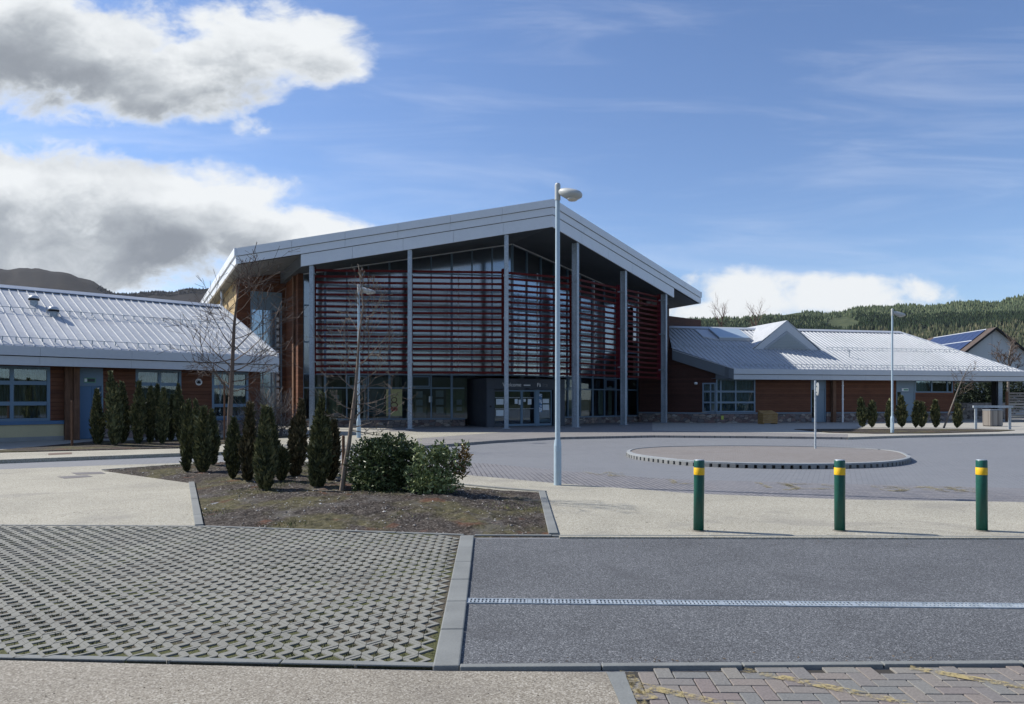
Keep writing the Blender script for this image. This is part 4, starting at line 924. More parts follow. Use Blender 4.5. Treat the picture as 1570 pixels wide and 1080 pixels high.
# round emblem
uc=uL(304.5); zc=zl(304,586); em=thing('round_sign',LWF.p(uc,LV-.03,zc),'round white ringed emblem on the red boarding of the left wing','sign')
def discf(fr,u,v,z,r,th,m,nm,par,ri=0,n=28,rz=None):
    mb=MB(); lo=[];rz=rz or r
    for i in range(n):
        t0=2*PI*i/n;t1=2*PI*(i+1)/n
        A_=[fr.p(u+cos(t)*rr_*r,v+o,z+sin(t)*rr_*rz) for o in(0,th) for t,rr_ in((t0,ri),(t0,1),(t1,1),(t1,ri))]
        mb.hexa(A_)
    return mb.build(nm,m,par)
discf(LWF,uc,LV-.03,zc,.14,.025,whitem,'ring',em,ri=.72); discf(LWF,uc,LV-.02,zc,.10,.018,weather((.30,.33,.36),.1,5,20,.5,0,'emblem_grey'),'disc',em,ri=.02)
mb=MB(); mb.box(LWF,uc-.075,uc+.075,LV-.027,LV-.0205,zc-.055,zc+.0); mb.box(LWF,uc-.045,uc+.045,LV-.027,LV-.0205,zc+.001,zc+.05); mb.build('emblem_shape',darkm,em)
# roof vents
for px,py0,py1,lab in((52,455,467,'left of two domed metal vents on the left wing roof, higher up the slope'),(82,470,484,'right of two domed metal vents on the left wing roof, lower on the slope')):
    best=None
    for t in range(60):
        v=t*.1; u=LWF.u(px,v); z=LWF.z(u,v,py1)
        if abs(z-zsL(v)-.03)<(best[0] if best else 9): best=(abs(z-zsL(v)-.03),u,v)
    _,u,v=best; p=LWF.p(u,v,zsL(v)); vt=thing('roof_vent',p,lab,'roof vent','domed vents on the left wing roof')
    MB().lathe(p+Vector((0,0,-.1)),[(.15,0),(.15,.28)],16).build('pipe',galv,vt)
    MB().lathe(p+Vector((0,0,.18)),[(.13,0),(.2,.01),(.2,.07)],16).build('collar',darkm,vt)
    MB().lathe(p+Vector((0,0,.25)),[(.19,.0),(.19,.03),(.15,.10),(.08,.14),(.02,.15)],16).build('cowl',fasc,vt,smooth=True)
# ---- right wing
RWF=Fr(13.95,46.4,R_(12.3)); RV=.95; RR=6.5; ZR=6.74; sr=(ZR-3.54)/RR; zsR=lambda v:3.54+sr*v
rw=thing('low_wing',RWF.p(8,3,0),'single storey right wing with hipped ribbed roof, small dormer and stone plinth','building')
UE=RWF.u(1571,0); RE=UE-4.6   # hip corner and ridge end
UT=RWF.u(1023,RR)   # where the ridge starts, tight behind the hall's last post
mb=MB()
def quad2(mb,pts,th=.03): mb.solid([Vector(p)-Vector((0,0,th)) for p in pts],[Vector(p) for p in pts])
quad2(mb,[RWF.p(0,-.02,3.55),RWF.p(UE,-.02,3.55),RWF.p(RE,RR,ZR),RWF.p(UT,RR,ZR),RWF.p(-2.9,2.7,zsR(2.7)+.01)])
quad2(mb,[RWF.p(UE+.001,-.02,3.55),RWF.p(UE+.001,13.0,3.55),RWF.p(RE+.001,RR,ZR)])
quad2(mb,[RWF.p(UT,RR+.002,ZR),RWF.p(RE,RR+.002,ZR),RWF.p(UE,13.0,3.55),RWF.p(UT,13.0,3.55)])
def fend(u):
    if u<UT: return 2.7+(u+2.98)/(UT+2.98)*(RR-2.7)-.1
    return RR-.06 if u<RE else (UE-u)/(UE-RE)*RR-.05
ribroof(mb,RWF,-2.8,UE-.2,lambda u: -.02 if u>=0 else -u/1.07+.02,fend,zsR,.31)
for i in range(30): # ribs on the hip end
    v=.3+i*.4
    if v>12: break
    t=min(v,13.0-v)/RR; p0=RWF.p(UE,v,3.55); p1=RWF.p(UE-(UE-RE)*min(1,t)*1.0,v,3.55+(ZR-3.55)*min(1,t)); mb.tube(p0,p1,.03,n=4)
mb.build('roof',roofm,rw)
mb=MB(); mb.solid([RWF.p(UT,RR-.28,zsR(RR-.28)+.07),RWF.p(RE,RR-.28,zsR(RR-.28)+.07),RWF.p(RE,RR+.28,zsR(RR-.28)+.07),RWF.p(UT,RR+.28,zsR(RR-.28)+.07)],[RWF.p(UT,RR-.25,zsR(RR-.28)+.10),RWF.p(RE,RR-.25,zsR(RR-.28)+.10),RWF.p(RE,RR,ZR+.11),RWF.p(UT,RR,ZR+.11)])
mb.path([RWF.p(RE,RR,ZR+.04),RWF.p(UE,-.02,3.5)],[.07,.07],6); mb.build('ridge_cap',fasc,rw)
snow(RWF,.2,UE-.4,.35,zsR,rw); snow(RWF,-2.68,RWF.u(1148,3.1),3.1,zsR,rw); snow(RWF,RWF.u(1268,3.1),UE-2.68,3.1,zsR,rw)
fasciaset(RWF,0,UE+.05,rw,dz=.08)
mb=MB()
for z0,z1,o in((2.88,3.19,.03),(3.215,3.54,-.05)): mb.box(RWF,UE-.1,UE-o+.0,.17,12.3,z0,z1)
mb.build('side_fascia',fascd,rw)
VL=2.72
mb=MB(); vd=Vector((-1.07,1,0)); 
a_=[RWF.p(0,0,2.88),RWF.p(-VL*1.07,VL,2.88+sr*VL),RWF.p(-VL*1.07+.15,VL,2.88+sr*VL),RWF.p(.15,0.17,2.88)]
mb.solid(a_,[a_[0]+Vector((0,0,.68)),a_[1]+Vector((0,0,.72)),a_[2]+Vector((0,0,.72)),a_[3]+Vector((0,0,.66))]); mb.build('verge',weather((.11,.13,.15),.1,2,10,.5,.1,'shade_toned_verge'),rw)  # verge fascia toned dark: its shade is put into the colour
uR=lambda px: RWF.u(px,RV)
zr=lambda px,py: RWF.z(uR(px),RV,py)
c0=uR(1098); cE=uR(1463)
q=[RWF.p(-.25,.2,2.93),RWF.p(c0-.10,RV-.12,2.93),RWF.p(c0+.05,RV-.02,2.93),RWF.p(-.1,.25,2.93)]
MB().solid(q,[q[0]+Vector((0,0,.66)),q[1]+Vector((0,0,.98)),q[2]+Vector((0,0,.98)),q[3]+Vector((0,0,.66))]).build('eave_infill',soffm,rw)
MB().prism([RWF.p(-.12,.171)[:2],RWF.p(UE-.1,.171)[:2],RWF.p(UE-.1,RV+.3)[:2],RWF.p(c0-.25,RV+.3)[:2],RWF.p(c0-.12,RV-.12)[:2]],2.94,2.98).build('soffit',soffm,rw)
w1_=(c0+.0,uR(1158),.78,2.94); dR1=(uR(1243),uR(1266),.1,2.94); dR2=(uR(1374),uR(1403),.1,2.94); w2_=(uR(1403),uR(1461),2.08,2.94)
wallgap(RWF,RV,RV+.25,c0,cE,.78,2.95,[w1_,dR1,dR2,w2_],'timber_wall',cedar,rw)
wallgap(RWF,RV-.10,RV+.25,c0-.05,cE,0,.68,[dR1[:2]+(0,.68),dR2[:2]+(0,.68)],'stone_plinth',stonem,rw)
wallgap(RWF,RV-.14,RV+.2,c0-.05,cE,.681,.77,[dR1[:2]+(.681,.77),dR2[:2]+(.681,.77)],'sill',sillm,rw)
MB().box(RWF,c0-.1,cE-.05,RV+1,RV+1.1,0,2.94).box(RWF,cE-.2,cE-.001,RV+.251,9,0,2.94).build('inside_wall',cedar_d,rw)
window(RWF,RV+.04,w1_[0],w1_[1],w1_[2],w1_[3],[.12,.5],[1.42,2.12],rw,fm=bluel,curtain=blindm,fw=.09)
window(RWF,RV+.04,w2_[0],w2_[1],w2_[2],w2_[3],[.44,.86],[],rw,fm=bluef,curtain=blindm,fw=.08)
# angled return wall
AF=Fr(RWF.p(c0,RV).x,RWF.p(c0,RV).y,R_(12.3)+math.atan2(1,-1.07)+PI)   # u runs toward the corner, negative = away to the left
zwall=lambda s: min(5.9,3.46+sr*(RV+(-s)/1.465))
mb=MB()
sA=AF.u(1077); sB=AF.u(1020)
Lw=-5.2
sC=AF.u(1024.5); mb.box(AF,Lw,sC,.0,.2,.78,7.9); mb.box(AF,sC,sA,.0,.2,.78,zwall(sC),.78,zwall(sA)); mb.box(AF,sA,0,.0,.2,2.68,zwall(sA),2.68,zwall(0)); mb.build('timber_wall',cedar_d,rw)
MB().box(AF,Lw,-.0,-.12,.2,.0,.68).build('stone_plinth',stonem,rw); MB().box(AF,Lw,0,-.15,.15,.681,.77).build('sill',sillm,rw)
window(AF,.04,sA,-.02,.78,2.68,[.6],[1.42,2.12],rw,fm=bluel,curtain=blindm,fw=.08)
lp_=AF.p(AF.u(1067.5),-.08,zat(588,AF.p(AF.u(1067.5),0).y)); wl=thing('wall_lamp',lp_,'small round white bulkhead lamp on the dark boarding beside the corner window','wall lamp')
MB().lathe(lp_,[(.07,-.08),(.11,-.04),(.11,.03),(.06,.08)],14).build('globe',whitem,wl,smooth=True); MB().box(Fr(lp_.x,lp_.y,AF.ang),-.05,.05,.05,.09,lp_.z-.05,lp_.z+.05).build('bracket',darkm,wl)
# doors
def wdoor(fr,v,a_,b_,zt,lab,glassy):
    d=thing('door',fr.p(a_,v,.1),None,None); d.parent=rw; d.location=fr.p(a_,v,.1)-Vector(rw['_o'])
    mb=MB(); mb.box(fr,a_,a_+.07,v-.02,v+.1,.105,2.94); mb.box(fr,b_-.07,b_,v-.02,v+.1,.105,2.94); mb.box(fr,a_+.071,b_-.071,v,v+.08,zt,2.94); mb.build('frame',bluel,d)
    k=.26; m=a_+.07+(b_-a_-.14)*k
    if glassy: MB().box(fr,a_+.075,m-.04,v+.04,v+.05,.4,zt-.05).build('glass_pane',glass_lo,d)
    MB().box(fr,m-.03,b_-.075,v+.02,v+.08,.12,zt-.01).build('leaf',bluel,d)
    mb=MB(); mb.box(fr,a_+.071,m-.035,v+.03,v+.07,.12,.39); mb.box(fr,m-.035,m-.031,v+.02,v+.08,.12,zt-.01); mb.build('side_light',bluel,d)
    mb=MB(); uh=m+.06; mb.tube(fr.p(uh,v-.03,1.0),fr.p(uh,v-.03,1.45),.015,n=8); mb.tube(fr.p(uh,v-.03,1.02),fr.p(uh,v+.03,1.02),.012,n=6); mb.tube(fr.p(uh,v-.03,1.43),fr.p(uh,v+.03,1.43),.012,n=6); mb.build('handle',galv,d)
    return d
wdoor(RWF,RV,dR1[0],dR1[1],2.25,'',True); d2=wdoor(RWF,RV,dR2[0],dR2[1],2.12,'',True)
u_a,u_b=uR(1382.5),uR(1392.5); z_a,z_b=zr(1387,600),zr(1387,595.6)
sg_=thing('door_sign',RWF.p(u_a,RV-.02,z_a),'small white rectangular sign above the grey door of the right wing','sign')
MB().box(RWF,u_a,u_b,RV-.02,RV-.003,z_a,z_b).build('plate',paperm,sg_); MB().box(RWF,u_a+.14,u_b-.03,RV-.024,RV-.0205,z_a+.04,z_b-.04).build('green_field',mat('green_print',(.12,.30,.22),.5),sg_)
# canopy corner column and white downpipes
cu=RWF.u(1532,.6); p=RWF.p(cu,.6); mb=MB(); fr=RWF; mb.box(fr,cu-.17,cu+.17,.5,.52,.09,2.94);mb.box(fr,cu-.17,cu+.17,.82,.84,.09,2.94);mb.box(fr,cu-.01,cu+.01,.521,.819,.09,2.94); mb.build('column',galv,rw)
MB().box(fr,cu-.3,cu-.21,.55,.95,.09,2.94).build('dark_upright',darkm,rw)
for px,m_,r_ in((1292,whitem,.055),):
    u=RWF.u(px,.55); mb=MB(); mb.tube(RWF.p(u,.55,.1),RWF.p(u,.55,2.88),r_,n=10)
    for z in(.5,1.6,2.5): mb.tube(RWF.p(u,.55,z),RWF.p(u,.55,z+.06),r_+.02,n=10)
    mb.build('downpipe',m_,rw)
for px in(1278,):
    u=RWF.u(px,.7); mb=MB(); mb.box(RWF,u-.12,u+.12,.58,.82,.1,2.94); mb.build('timber_post',timber,rw)
# dormer
dv=3.05; du0=RWF.u(1151,dv); du1=RWF.u(1259,dv); dc=(du0+du1)/2; dzb=zsR(dv)-.02; dza=RWF.z(dc,dv,491.5)
dm=thing('dormer',RWF.p(dc,dv,dzb),None,None); dm.parent=rw; dm.location=RWF.p(dc,dv,dzb)-Vector(rw['_o'])
mb=MB()
for e_ in(du0,du1):
    q=[RWF.p(e_,dv-.08,dzb),RWF.p(dc,dv-.08,dza),RWF.p(dc,9.6,dza),RWF.p(e_,9.6,dzb)]
    if e_==du1: q=q[::-1]
    mb.solid([x-Vector((0,0,.06)) for x in q],q)
mb.build('dormer_roof',roofm,dm)
def tri(fr,v0,v1,z0,hw,za,m,nm):
    lo=[fr.p(dc-hw,v0,z0),fr.p(dc+hw,v0,z0),fr.p(dc,v0,za)]; hi=[fr.p(dc-hw,v1,z0),fr.p(dc+hw,v1,z0),fr.p(dc,v1,za)]
    return MB().solid(lo,hi).build(nm,m,dm)
hw=(du1-du0)/2; hgt=dza-dzb
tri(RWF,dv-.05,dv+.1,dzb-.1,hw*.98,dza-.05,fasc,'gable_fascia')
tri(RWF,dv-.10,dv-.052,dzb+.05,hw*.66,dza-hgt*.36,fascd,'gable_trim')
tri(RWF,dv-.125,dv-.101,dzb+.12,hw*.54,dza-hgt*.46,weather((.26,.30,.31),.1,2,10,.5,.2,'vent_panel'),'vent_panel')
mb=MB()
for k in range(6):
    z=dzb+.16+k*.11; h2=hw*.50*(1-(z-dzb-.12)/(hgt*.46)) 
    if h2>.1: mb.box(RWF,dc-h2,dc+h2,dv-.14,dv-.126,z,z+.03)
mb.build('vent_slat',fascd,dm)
# roof hatch
hv0,hv1=4.3,5.9; h0,h1=RWF.u(1103,hv0),RWF.u(1150,hv0); hz=lambda v: zsR(v)+.02
ht=thing('rooflight',RWF.p(h0,hv0,hz(hv0)),None,None); ht.parent=rw; ht.location=RWF.p(h0,hv0,hz(hv0))-Vector(rw['_o'])
q=[RWF.p(h0,hv0,hz(hv0)),RWF.p(h1,hv0,hz(hv0)),RWF.p(h1,hv1,hz(hv1)),RWF.p(h0,hv1,hz(hv1))]
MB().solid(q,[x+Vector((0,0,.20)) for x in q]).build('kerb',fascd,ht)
q2=[x+Vector((0,0,.205)) for x in q]; MB().solid(q2,[x+Vector((0,0,.04)) for x in q2]).build('glazing',mat('rooflight_glass',(.42,.52,.60),.3,.2),ht)
q3=[RWF.p(h0-1.0,hv0+.5,hz(hv0+.5)),RWF.p(h0-.02,hv0+.0,hz(hv0)),RWF.p(h0-.02,hv1+.1,hz(hv1+.1)),RWF.p(h0-1.0,hv1+.1,hz(hv1+.1))]; MB().solid(q3,[x+Vector((0,0,.08)) for x in q3]).build('flashing',fasc,ht)
v=1.9; u=RWF.u(1302,v); p=RWF.p(u,v,zsR(v)); an=thing('aerial',p,'tiny metal aerial standing on the right wing roof above the downpipe','aerial')
MB().tube(p,p+Vector((0,0,.5)),.03,n=8).build('mast',galv,an); MB().tube(p+Vector((-.15,0,.42)),p+Vector((.15,0,.46)),.025,n=6).build('arm',galv,an)

# ------------------------------------------------ street furniture
green=weather((.004,.080,.058),.25,5,45,.42,0,'green_bollard_paint'); yelb=weather((.80,.47,.01),.06,3,30,.5,0,'yellow_band')
def bollard(px,lab):
    p=Rp(px,814,.02); b=thing('bollard',p,lab,'bollard','green and yellow bollards on the buff pavement')
    MB().lathe(p,[(.062,-.05),(.062,.838),(.060,.848),(.052,.852)],28).build('post',green,b,smooth=False)
    MB().lathe(p+Vector((0,0,.675)),[(.0635,0),(.0645,.002),(.0645,.085),(.0635,.087)],28).build('band',yelb,b)
    MB().lathe(p+Vector((0,0,.846)),[(.058,0),(.058,.009),(.02,.012)],28).build('cap',galv,b)
    b.rotation_euler=(R_(random.uniform(-.5,.5)),R_(random.uniform(-.6,.6)),random.random())
    MB().lathe(p,[(.085,-.02),(.085,.004),(.062,.010)],20).build('footing',weather((.14,.13,.11),.3,9,60,.9,0,'footing_mortar'),b)
    for c in b.children:
        for q in c.data.polygons: q.use_smooth=len(q.vertices)==4
bollard(1071,'green bollard with yellow band, leftmost of the three'); bollard(1287.5,'green bollard with yellow band, middle one of the three'); bollard(1505.5,'green bollard with yellow band, rightmost near the photo edge')
lampm=weather((.36,.46,.53),.06,4,30,.45,.1,'lamp_paint'); headm=weather((.42,.44,.43),.08,4,30,.45,0,'lantern_shell'); lens=mat('lantern_lens',(.55,.52,.45),.25)
def lamp(p,h,lab,basez,r0,r1,rh,hl,k=1.0):
    t=thing('street_lamp',p,lab,'street lamp','grey lamp posts around the forecourt')
    MB().lathe(p,[(r0,-.05),(r0,basez-.05),(r1*1.25,basez+.04),(r1*1.2,basez+.06)],24).build('base',lampm,t)
    MB().lathe(p,[(r1,basez),(r1*.86,h-.02)],20).build('pole',lampm,t); 
    MB().lathe(p+Vector((0,0,h-.30)),[(r1*.87,-.02),(r1*1.12,-.01),(r1*1.12,.27),(r1*.8,.30)],20).build('spigot',headm,t)
    mb=MB(); d=Vector((cos(rh),sin(rh),0)); s_=Vector((-d.y,d.x,0)); up=Vector((0,0,1)); c=p+Vector((0,0,h-.16))
    secs=[(.04,.05,.04,.05),(.09,.09,.07,.08),(.17,.12,.085,.115),(.30*hl+.08,.135,.085,.13),(.50*hl+.08,.13,.07,.11),(.62*hl+.08,.10,.05,.07),(.67*hl+.08,.04,.02,.03)]
    n=14; b=len(mb.v)
    for (x,wy,zu,zd_) in secs:
        for i in range(n):
            a=2*PI*i/n; zz=sin(a)*(zu if sin(a)>0 else zd_); mb.v.append(c+d*x+s_*(cos(a)*wy*k)+up*(zz-.20*x))
    for j in range(len(secs)-1):
        for i in range(n): q=(i+1)%n; mb.f.append((b+j*n+i,b+j*n+q,b+(j+1)*n+q,b+(j+1)*n+i))
    mb.f.append(tuple(b+i for i in range(n))[::-1]); mb.f.append(tuple(b+(len(secs)-1)*n+i for i in range(n)))
    mb.build('lantern',headm,t,smooth=True)
    mb=MB(); mb.tube(c+d*.02,c+d*.10,.035,n=10); mb.build('bracket',galv,t)
    L=MB(); L.lathe(c+d*(.30*hl+.12)+Vector((0,0,-.135-.07*hl)),[(.03,-.028),(.08,-.016),(.11,.02)],14); L.build('lens',lens,t,smooth=True)
    mb=MB(); mb.box(Fr(p.x,p.y,0),-r0*.45,r0*.45,-r0-.012,-r0+.02,.25,basez-.12); mb.build('door_cover',lampm,t)
lamp(Rp(855,744,.02),5.58,'tall grey lamp post rising in front of the entrance, nearest of the three',.78,.070,.047,R_(-25),.58,1.15)
lamp(at(550,29.0,.1),6.03,'slim lamp post behind the bare young tree, before the left glazing',.70,.085,.05,R_(8),.85)
lamp(Rp(1368,664.5,.1),5.56,'slim lamp post by the dark conifers before the right wing',.72,.075,.045,R_(5),.78)
p=Rp(1250,688,.118); t=thing('sign_post',p,'slim grey sign post with a round disc seen edge on, standing on the roundabout','sign')
MB().lathe(p,[(.030,0),(.030,2.05),(.02,2.06)],14).build('pole',galv,t)
mb=MB(); fr=Fr(p.x,p.y,R_(78)); n=24
lo=[fr.p(cos(2*PI*i/n)*.2,-.055,1.98-.12+sin(2*PI*i/n)*.2+.06) for i in range(n)]; hi=[fr.p(cos(2*PI*i/n)*.2,-.075,1.98-.12+sin(2*PI*i/n)*.2+.06) for i in range(n)]
mb.solid(lo,hi).build('disc',headm,t); MB().box(fr,-.04,.04,-.055,-.02,1.8,1.84).box(fr,-.04,.04,-.055,-.02,1.98,2.02).build('clamp',galv,t)
# grit box
p=at(1177,45.6,.1); fr=Fr(p.x,p.y,R_(12.3)); t=thing('grit_box',p,'yellowish wooden slatted storage box with sloping lid against the stone plinth','storage box')
grm=mat('varnished_pine',(.4,.25,.09),.6,0,lambda g,bs: setc(g,bs,g.ramp(g.noise(g.mp(pos(g),scale=(2,2,26)),1.5,4,.6),[(.35,(.20,.11,.03)),(.65,(.40,.25,.09))])))
hx=.50; z0=.1
mb=MB()
for k in range(5): mb.box(fr,-hx,hx,-.30,-.27,z0+.06+k*.11,z0+.06+k*.11+.10)
mb.build('front_slats',grm,t)
mb=MB(); mb.solid([fr.p(-hx,-.26,z0),fr.p(-hx+.03,-.26,z0),fr.p(-hx+.03,.3,z0),fr.p(-hx,.3,z0)],[fr.p(-hx,-.26,z0+.6),fr.p(-hx+.03,-.26,z0+.6),fr.p(-hx+.03,.3,z0+.76),fr.p(-hx,.3,z0+.76)]); mb.build('side_panel',grm,t)
mb=MB(); mb.solid([fr.p(hx-.03,-.26,z0),fr.p(hx,-.26,z0),fr.p(hx,.3,z0),fr.p(hx-.03,.3,z0)],[fr.p(hx-.03,-.26,z0+.6),fr.p(hx,-.26,z0+.6),fr.p(hx,.3,z0+.76),fr.p(hx-.03,.3,z0+.76)]); mb.build('side_panel',grm,t)
mb=MB(); mb.solid([fr.p(-hx-.03,-.33,z0+.60),fr.p(hx+.03,-.33,z0+.60),fr.p(hx-.02,.3,z0+.80),fr.p(-hx+.02,.3,z0+.80)],[fr.p(-hx-.03,-.33,z0+.63),fr.p(hx+.03,-.33,z0+.63),fr.p(hx-.02,.3,z0+.83),fr.p(-hx+.02,.3,z0+.83)]); mb.build('lid',grm,t)
MB().box(fr,-hx+.04,-hx+.12,-.25,.28,z0-.0,z0+.06).box(fr,hx-.12,hx-.04,-.25,.28,z0,z0+.06).build('foot',grm,t)
u=AF.u(1104) if False else RWF.u(1106,RV); q=RWF.p(u,RV-.11,zr(1106,643)); t=tag(MB().box(RWF,u-.07,u+.10,RV-.115,RV-.102,zr(1106,643.5),zr(1106,637.5)).build('notice_plate',mat('lime_plate',(.45,.48,.08),.5)),'small lime yellow plate fixed to the stone plinth below the corner window','sign')
# cycle rail and bin by the canopy
p=Rp(1512,661,.12); fr=Fr(Rp(1496,657.5,.12).x,Rp(1496,657.5,.12).y,R_(-12)); L=1.55
t=thing('cycle_rail',fr.p(L/2,0,.12),'pale grey metal rail frame with two square legs near the canopy post','rail')
for u in(0,L): MB().box(fr,u-.05,u+.05,-.05,.05,.1,1.18).build('leg',galv,t)
MB().box(fr,-.12,L+.12,-.09,.09,1.181,1.30).build('top_rail',galv,t)
q=at(1522,41.5,.1); fr=Fr(q.x,q.y,R_(5)); t=thing('litter_bin',q,'grey timber slatted bin standing behind the metal rail','bin')
slm=mat('grey_slats',(.25,.22,.2),.8,0,lambda g,bs: setc(g,bs,g.ramp(isl(g),[(0,(.13,.115,.105)),(1,(.32,.30,.27))])))
mb=MB()
for k in range(7): mb.box(fr,-.34+k*.1,-.34+k*.1+.085,-.30,-.27,.14,.98)
for k in range(6): mb.box(fr,-.37,-.345,-.28+k*.1,-.28+k*.1+.085,.14,.98); mb.box(fr,.36,.385,-.28+k*.1,-.28+k*.1+.085,.14,.98)
mb.build('slats',slm,t); MB().box(fr,-.33,.35,-.26,.3,.1,.99).build('liner',darkm,t); MB().box(fr,-.38,.40,-.31,.33,1.0,1.04).build('lid',fascd,t)
# stone gabion wall, gate fence at the far right
a_=at(1464,56,0); b_=at(1542,56,0); fr=Fr(a_.x,a_.y,0); L=b_.x-a_.x
gab=mat('gabion_stone',(.3,.28,.25),.9,0,lambda g,bs: setc(g,bs,g.ramp(g.sep(g.nt.nodes.new('ShaderNodeTexVoronoi').outputs['Color'])[0],[(0,(.12,.10,.09)),(1,(.42,.38,.33))])))
for n in gab.node_tree.nodes:
    if n.type=='TEX_VORONOI': n.inputs['Scale'].default_value=6; gab.node_tree.links.new(gab.node_tree.nodes.new('ShaderNodeNewGeometry').outputs['Position'],n.inputs['Vector'])
tag(MB().box(fr,0,L,0,.8,-.1,1.35).build('gabion_wall',gab),'low pale stone gabion wall beneath the dark shrubs at the far right','wall')
fa=at(1540,50,0); fr=Fr(fa.x,fa.y,R_(8)); fe=thing('slatted_fence',fa,'grey horizontally slatted timber fence at the right edge','fence')
for k in range(7): 
    MB().box(fr,k*1.6+.15,k*1.6+.27,-.02,.1,-.1,2.15).build('post',timber,fe)
mb=MB()
for k in range(11): mb.box(fr,.3,10,-.05,-.021,.12+k*.185,.12+k*.185+.12)
mb.build('slat_panel',slm,fe)
# white gabled house
ap=at(1527,78,0); zA=zat(502,78); HF=Fr(ap.x,ap.y,R_(-3)); HWd=5.2; zE=zA-HWd*.80
hs=thing('house',HF.p(0,6,0),'white rendered gabled house with dark roof and solar panels beyond the right wing','house')
MB().solid([HF.p(-HWd+.4,.3,0),HF.p(HWd-.4,.3,0),HF.p(HWd-.4,.3,zE+.25),HF.p(0,.3,zA-.12),HF.p(-HWd+.4,.3,zE+.25)],[HF.p(-HWd+.4,13,0),HF.p(HWd-.4,13,0),HF.p(HWd-.4,13,zE+.25),HF.p(0,13,zA-.12),HF.p(-HWd+.4,13,zE+.25)]).build('wall',weather((.46,.49,.51),.06,.8,10,.85,0,'white_render'),hs)
slate=mat('brown_tiles',(.08,.055,.045),.8,0,lambda g,bs: setc(g,bs,g.ramp(g.noise(pos(g),2.5,5,.7),[(.3,(.045,.033,.028)),(.7,(.11,.08,.065))])))
for sg in(-1,1):
    q=[HF.p(0,-.1,zA),HF.p(0,14,zA),HF.p(sg*HWd,14,zE),HF.p(sg*HWd,-.1,zE)]
    if sg>0: q=q[::-1]
    MB().solid([x-Vector((0,0,.12)) for x in q],q).build('roof',slate,hs)
    MB().solid([HF.p(0,-.16,zA-.22),HF.p(sg*HWd,-.16,zE-.22),HF.p(sg*HWd,-.11,zE-.22),HF.p(0,-.11,zA-.22)],[HF.p(0,-.16,zA+.04),HF.p(sg*HWd,-.16,zE+.04),HF.p(sg*HWd,-.11,zE+.04),HF.p(0,-.11,zA+.04)]).build('barge_board',darkm,hs)
def hp(s,v): return HF.p(-s*HWd,v,zA-(zA-zE)*s)  # point on the left slope
def pvfn(g,bs): setc(g,bs,g.mix(isl(g),(.028,.042,.10,1),(.042,.06,.14,1)))
pvm=mat('solar_glass',(.04,.07,.18),.25,.2,pvfn)
for r in range(3):
    for k in range(9):
        s0=.06+r*.29; s1=s0+.265; v0=1.35+k*1.2; v1=v0+1.14
        q=[hp(s0,v0),hp(s0,v1),hp(s1,v1),hp(s1,v0)]; mb=MB(); mb.solid([x+Vector((0,0,.05)) for x in q],[x+Vector((0,0,.12)) for x in q]); pnl=mb.build('solar_panel',pvm,hs)
    q=[hp(s0-.015,1.3),hp(s0-.015,12.2),hp(s0+.0,12.2),hp(s0+.0,1.3)]; MB().solid([x+Vector((0,0,.05)) for x in q],[x+Vector((0,0,.14)) for x in q]).build('panel_rail',fasc,hs)
mb=MB(); mb.box(HF,-.25,-.22,.27,.298,0,zA-.6); mb.build('render_joint',fascd,hs)

# ------------------------------------------------ vegetation
bark=mat('grey_bark',(.2,.17,.14),.9,0,lambda g,bs:(setc(g,bs,g.ramp(g.noise(g.mp(objc(g),scale=(9,9,2)),2.5,5,.7),[(.3,(.07,.058,.048)),(.6,(.20,.175,.15)),(.8,(.33,.30,.26))]))),spec=.3)
twig=mat('twig_bark',(.1,.08,.07),.85,0,lambda g,bs: setc(g,bs,g.ramp(isl(g),[(0,(.055,.042,.036)),(1,(.17,.13,.105))])),spec=.3)
palebark=mat('pale_bark',(.3,.25,.2),.9,0,lambda g,bs:(setc(g,bs,g.ramp(g.noise(g.mp(objc(g),scale=(20,20,3)),2.5,5,.7),[(.3,(.10,.078,.06)),(.6,(.235,.19,.155)),(.8,(.36,.31,.27))]))),spec=.3)
budm=mat('buds',(.25,.2,.13),.8)
def folm(name,st,rough=.6,spec=.3,tr=0.0):
    def fn(g,bs):
        n=g.noise(objc(g),3.2,4,.6); r=isl(g); inf=N(g.nt,'ShaderNodeObjectInfo').outputs['Random']
        v=g.m('ADD',g.m('ADD',g.m('MULTIPLY',r,.5),g.m('MULTIPLY',n,.42)),g.m('MULTIPLY',inf,.08)); setc(g,bs,g.ramp(v,st))
    return mat(name,st[1][1],rough,0,fn,spec)
yew=folm('juniper_foliage',[(.2,(.022,.030,.016)),(.46,(.068,.080,.036)),(.66,(.145,.150,.062)),(.85,(.25,.21,.095))],.75)
brown=folm('dry_juniper',[(.2,(.022,.022,.013)),(.45,(.065,.060,.030)),(.65,(.13,.105,.05)),(.85,(.21,.15,.08))],.8)
laurel=folm('laurel_leaf',[(.2,(.020,.036,.015)),(.45,(.055,.082,.030)),(.68,(.115,.145,.055)),(.85,(.21,.235,.10))],.48,.35)
laurel2=folm('cherry_laurel_leaf',[(.2,(.06,.085,.035)),(.45,(.155,.195,.075)),(.68,(.27,.31,.125)),(.88,(.42,.44,.21))],.48,.35)
orange=folm('orange_leaf',[(.2,(.08,.07,.02)),(.5,(.20,.12,.03)),(.8,(.32,.17,.03))],.4,.5)
evg=folm('evergreen_leaf',[(.2,(.010,.018,.010)),(.5,(.022,.036,.018)),(.8,(.05,.065,.03))],.7)
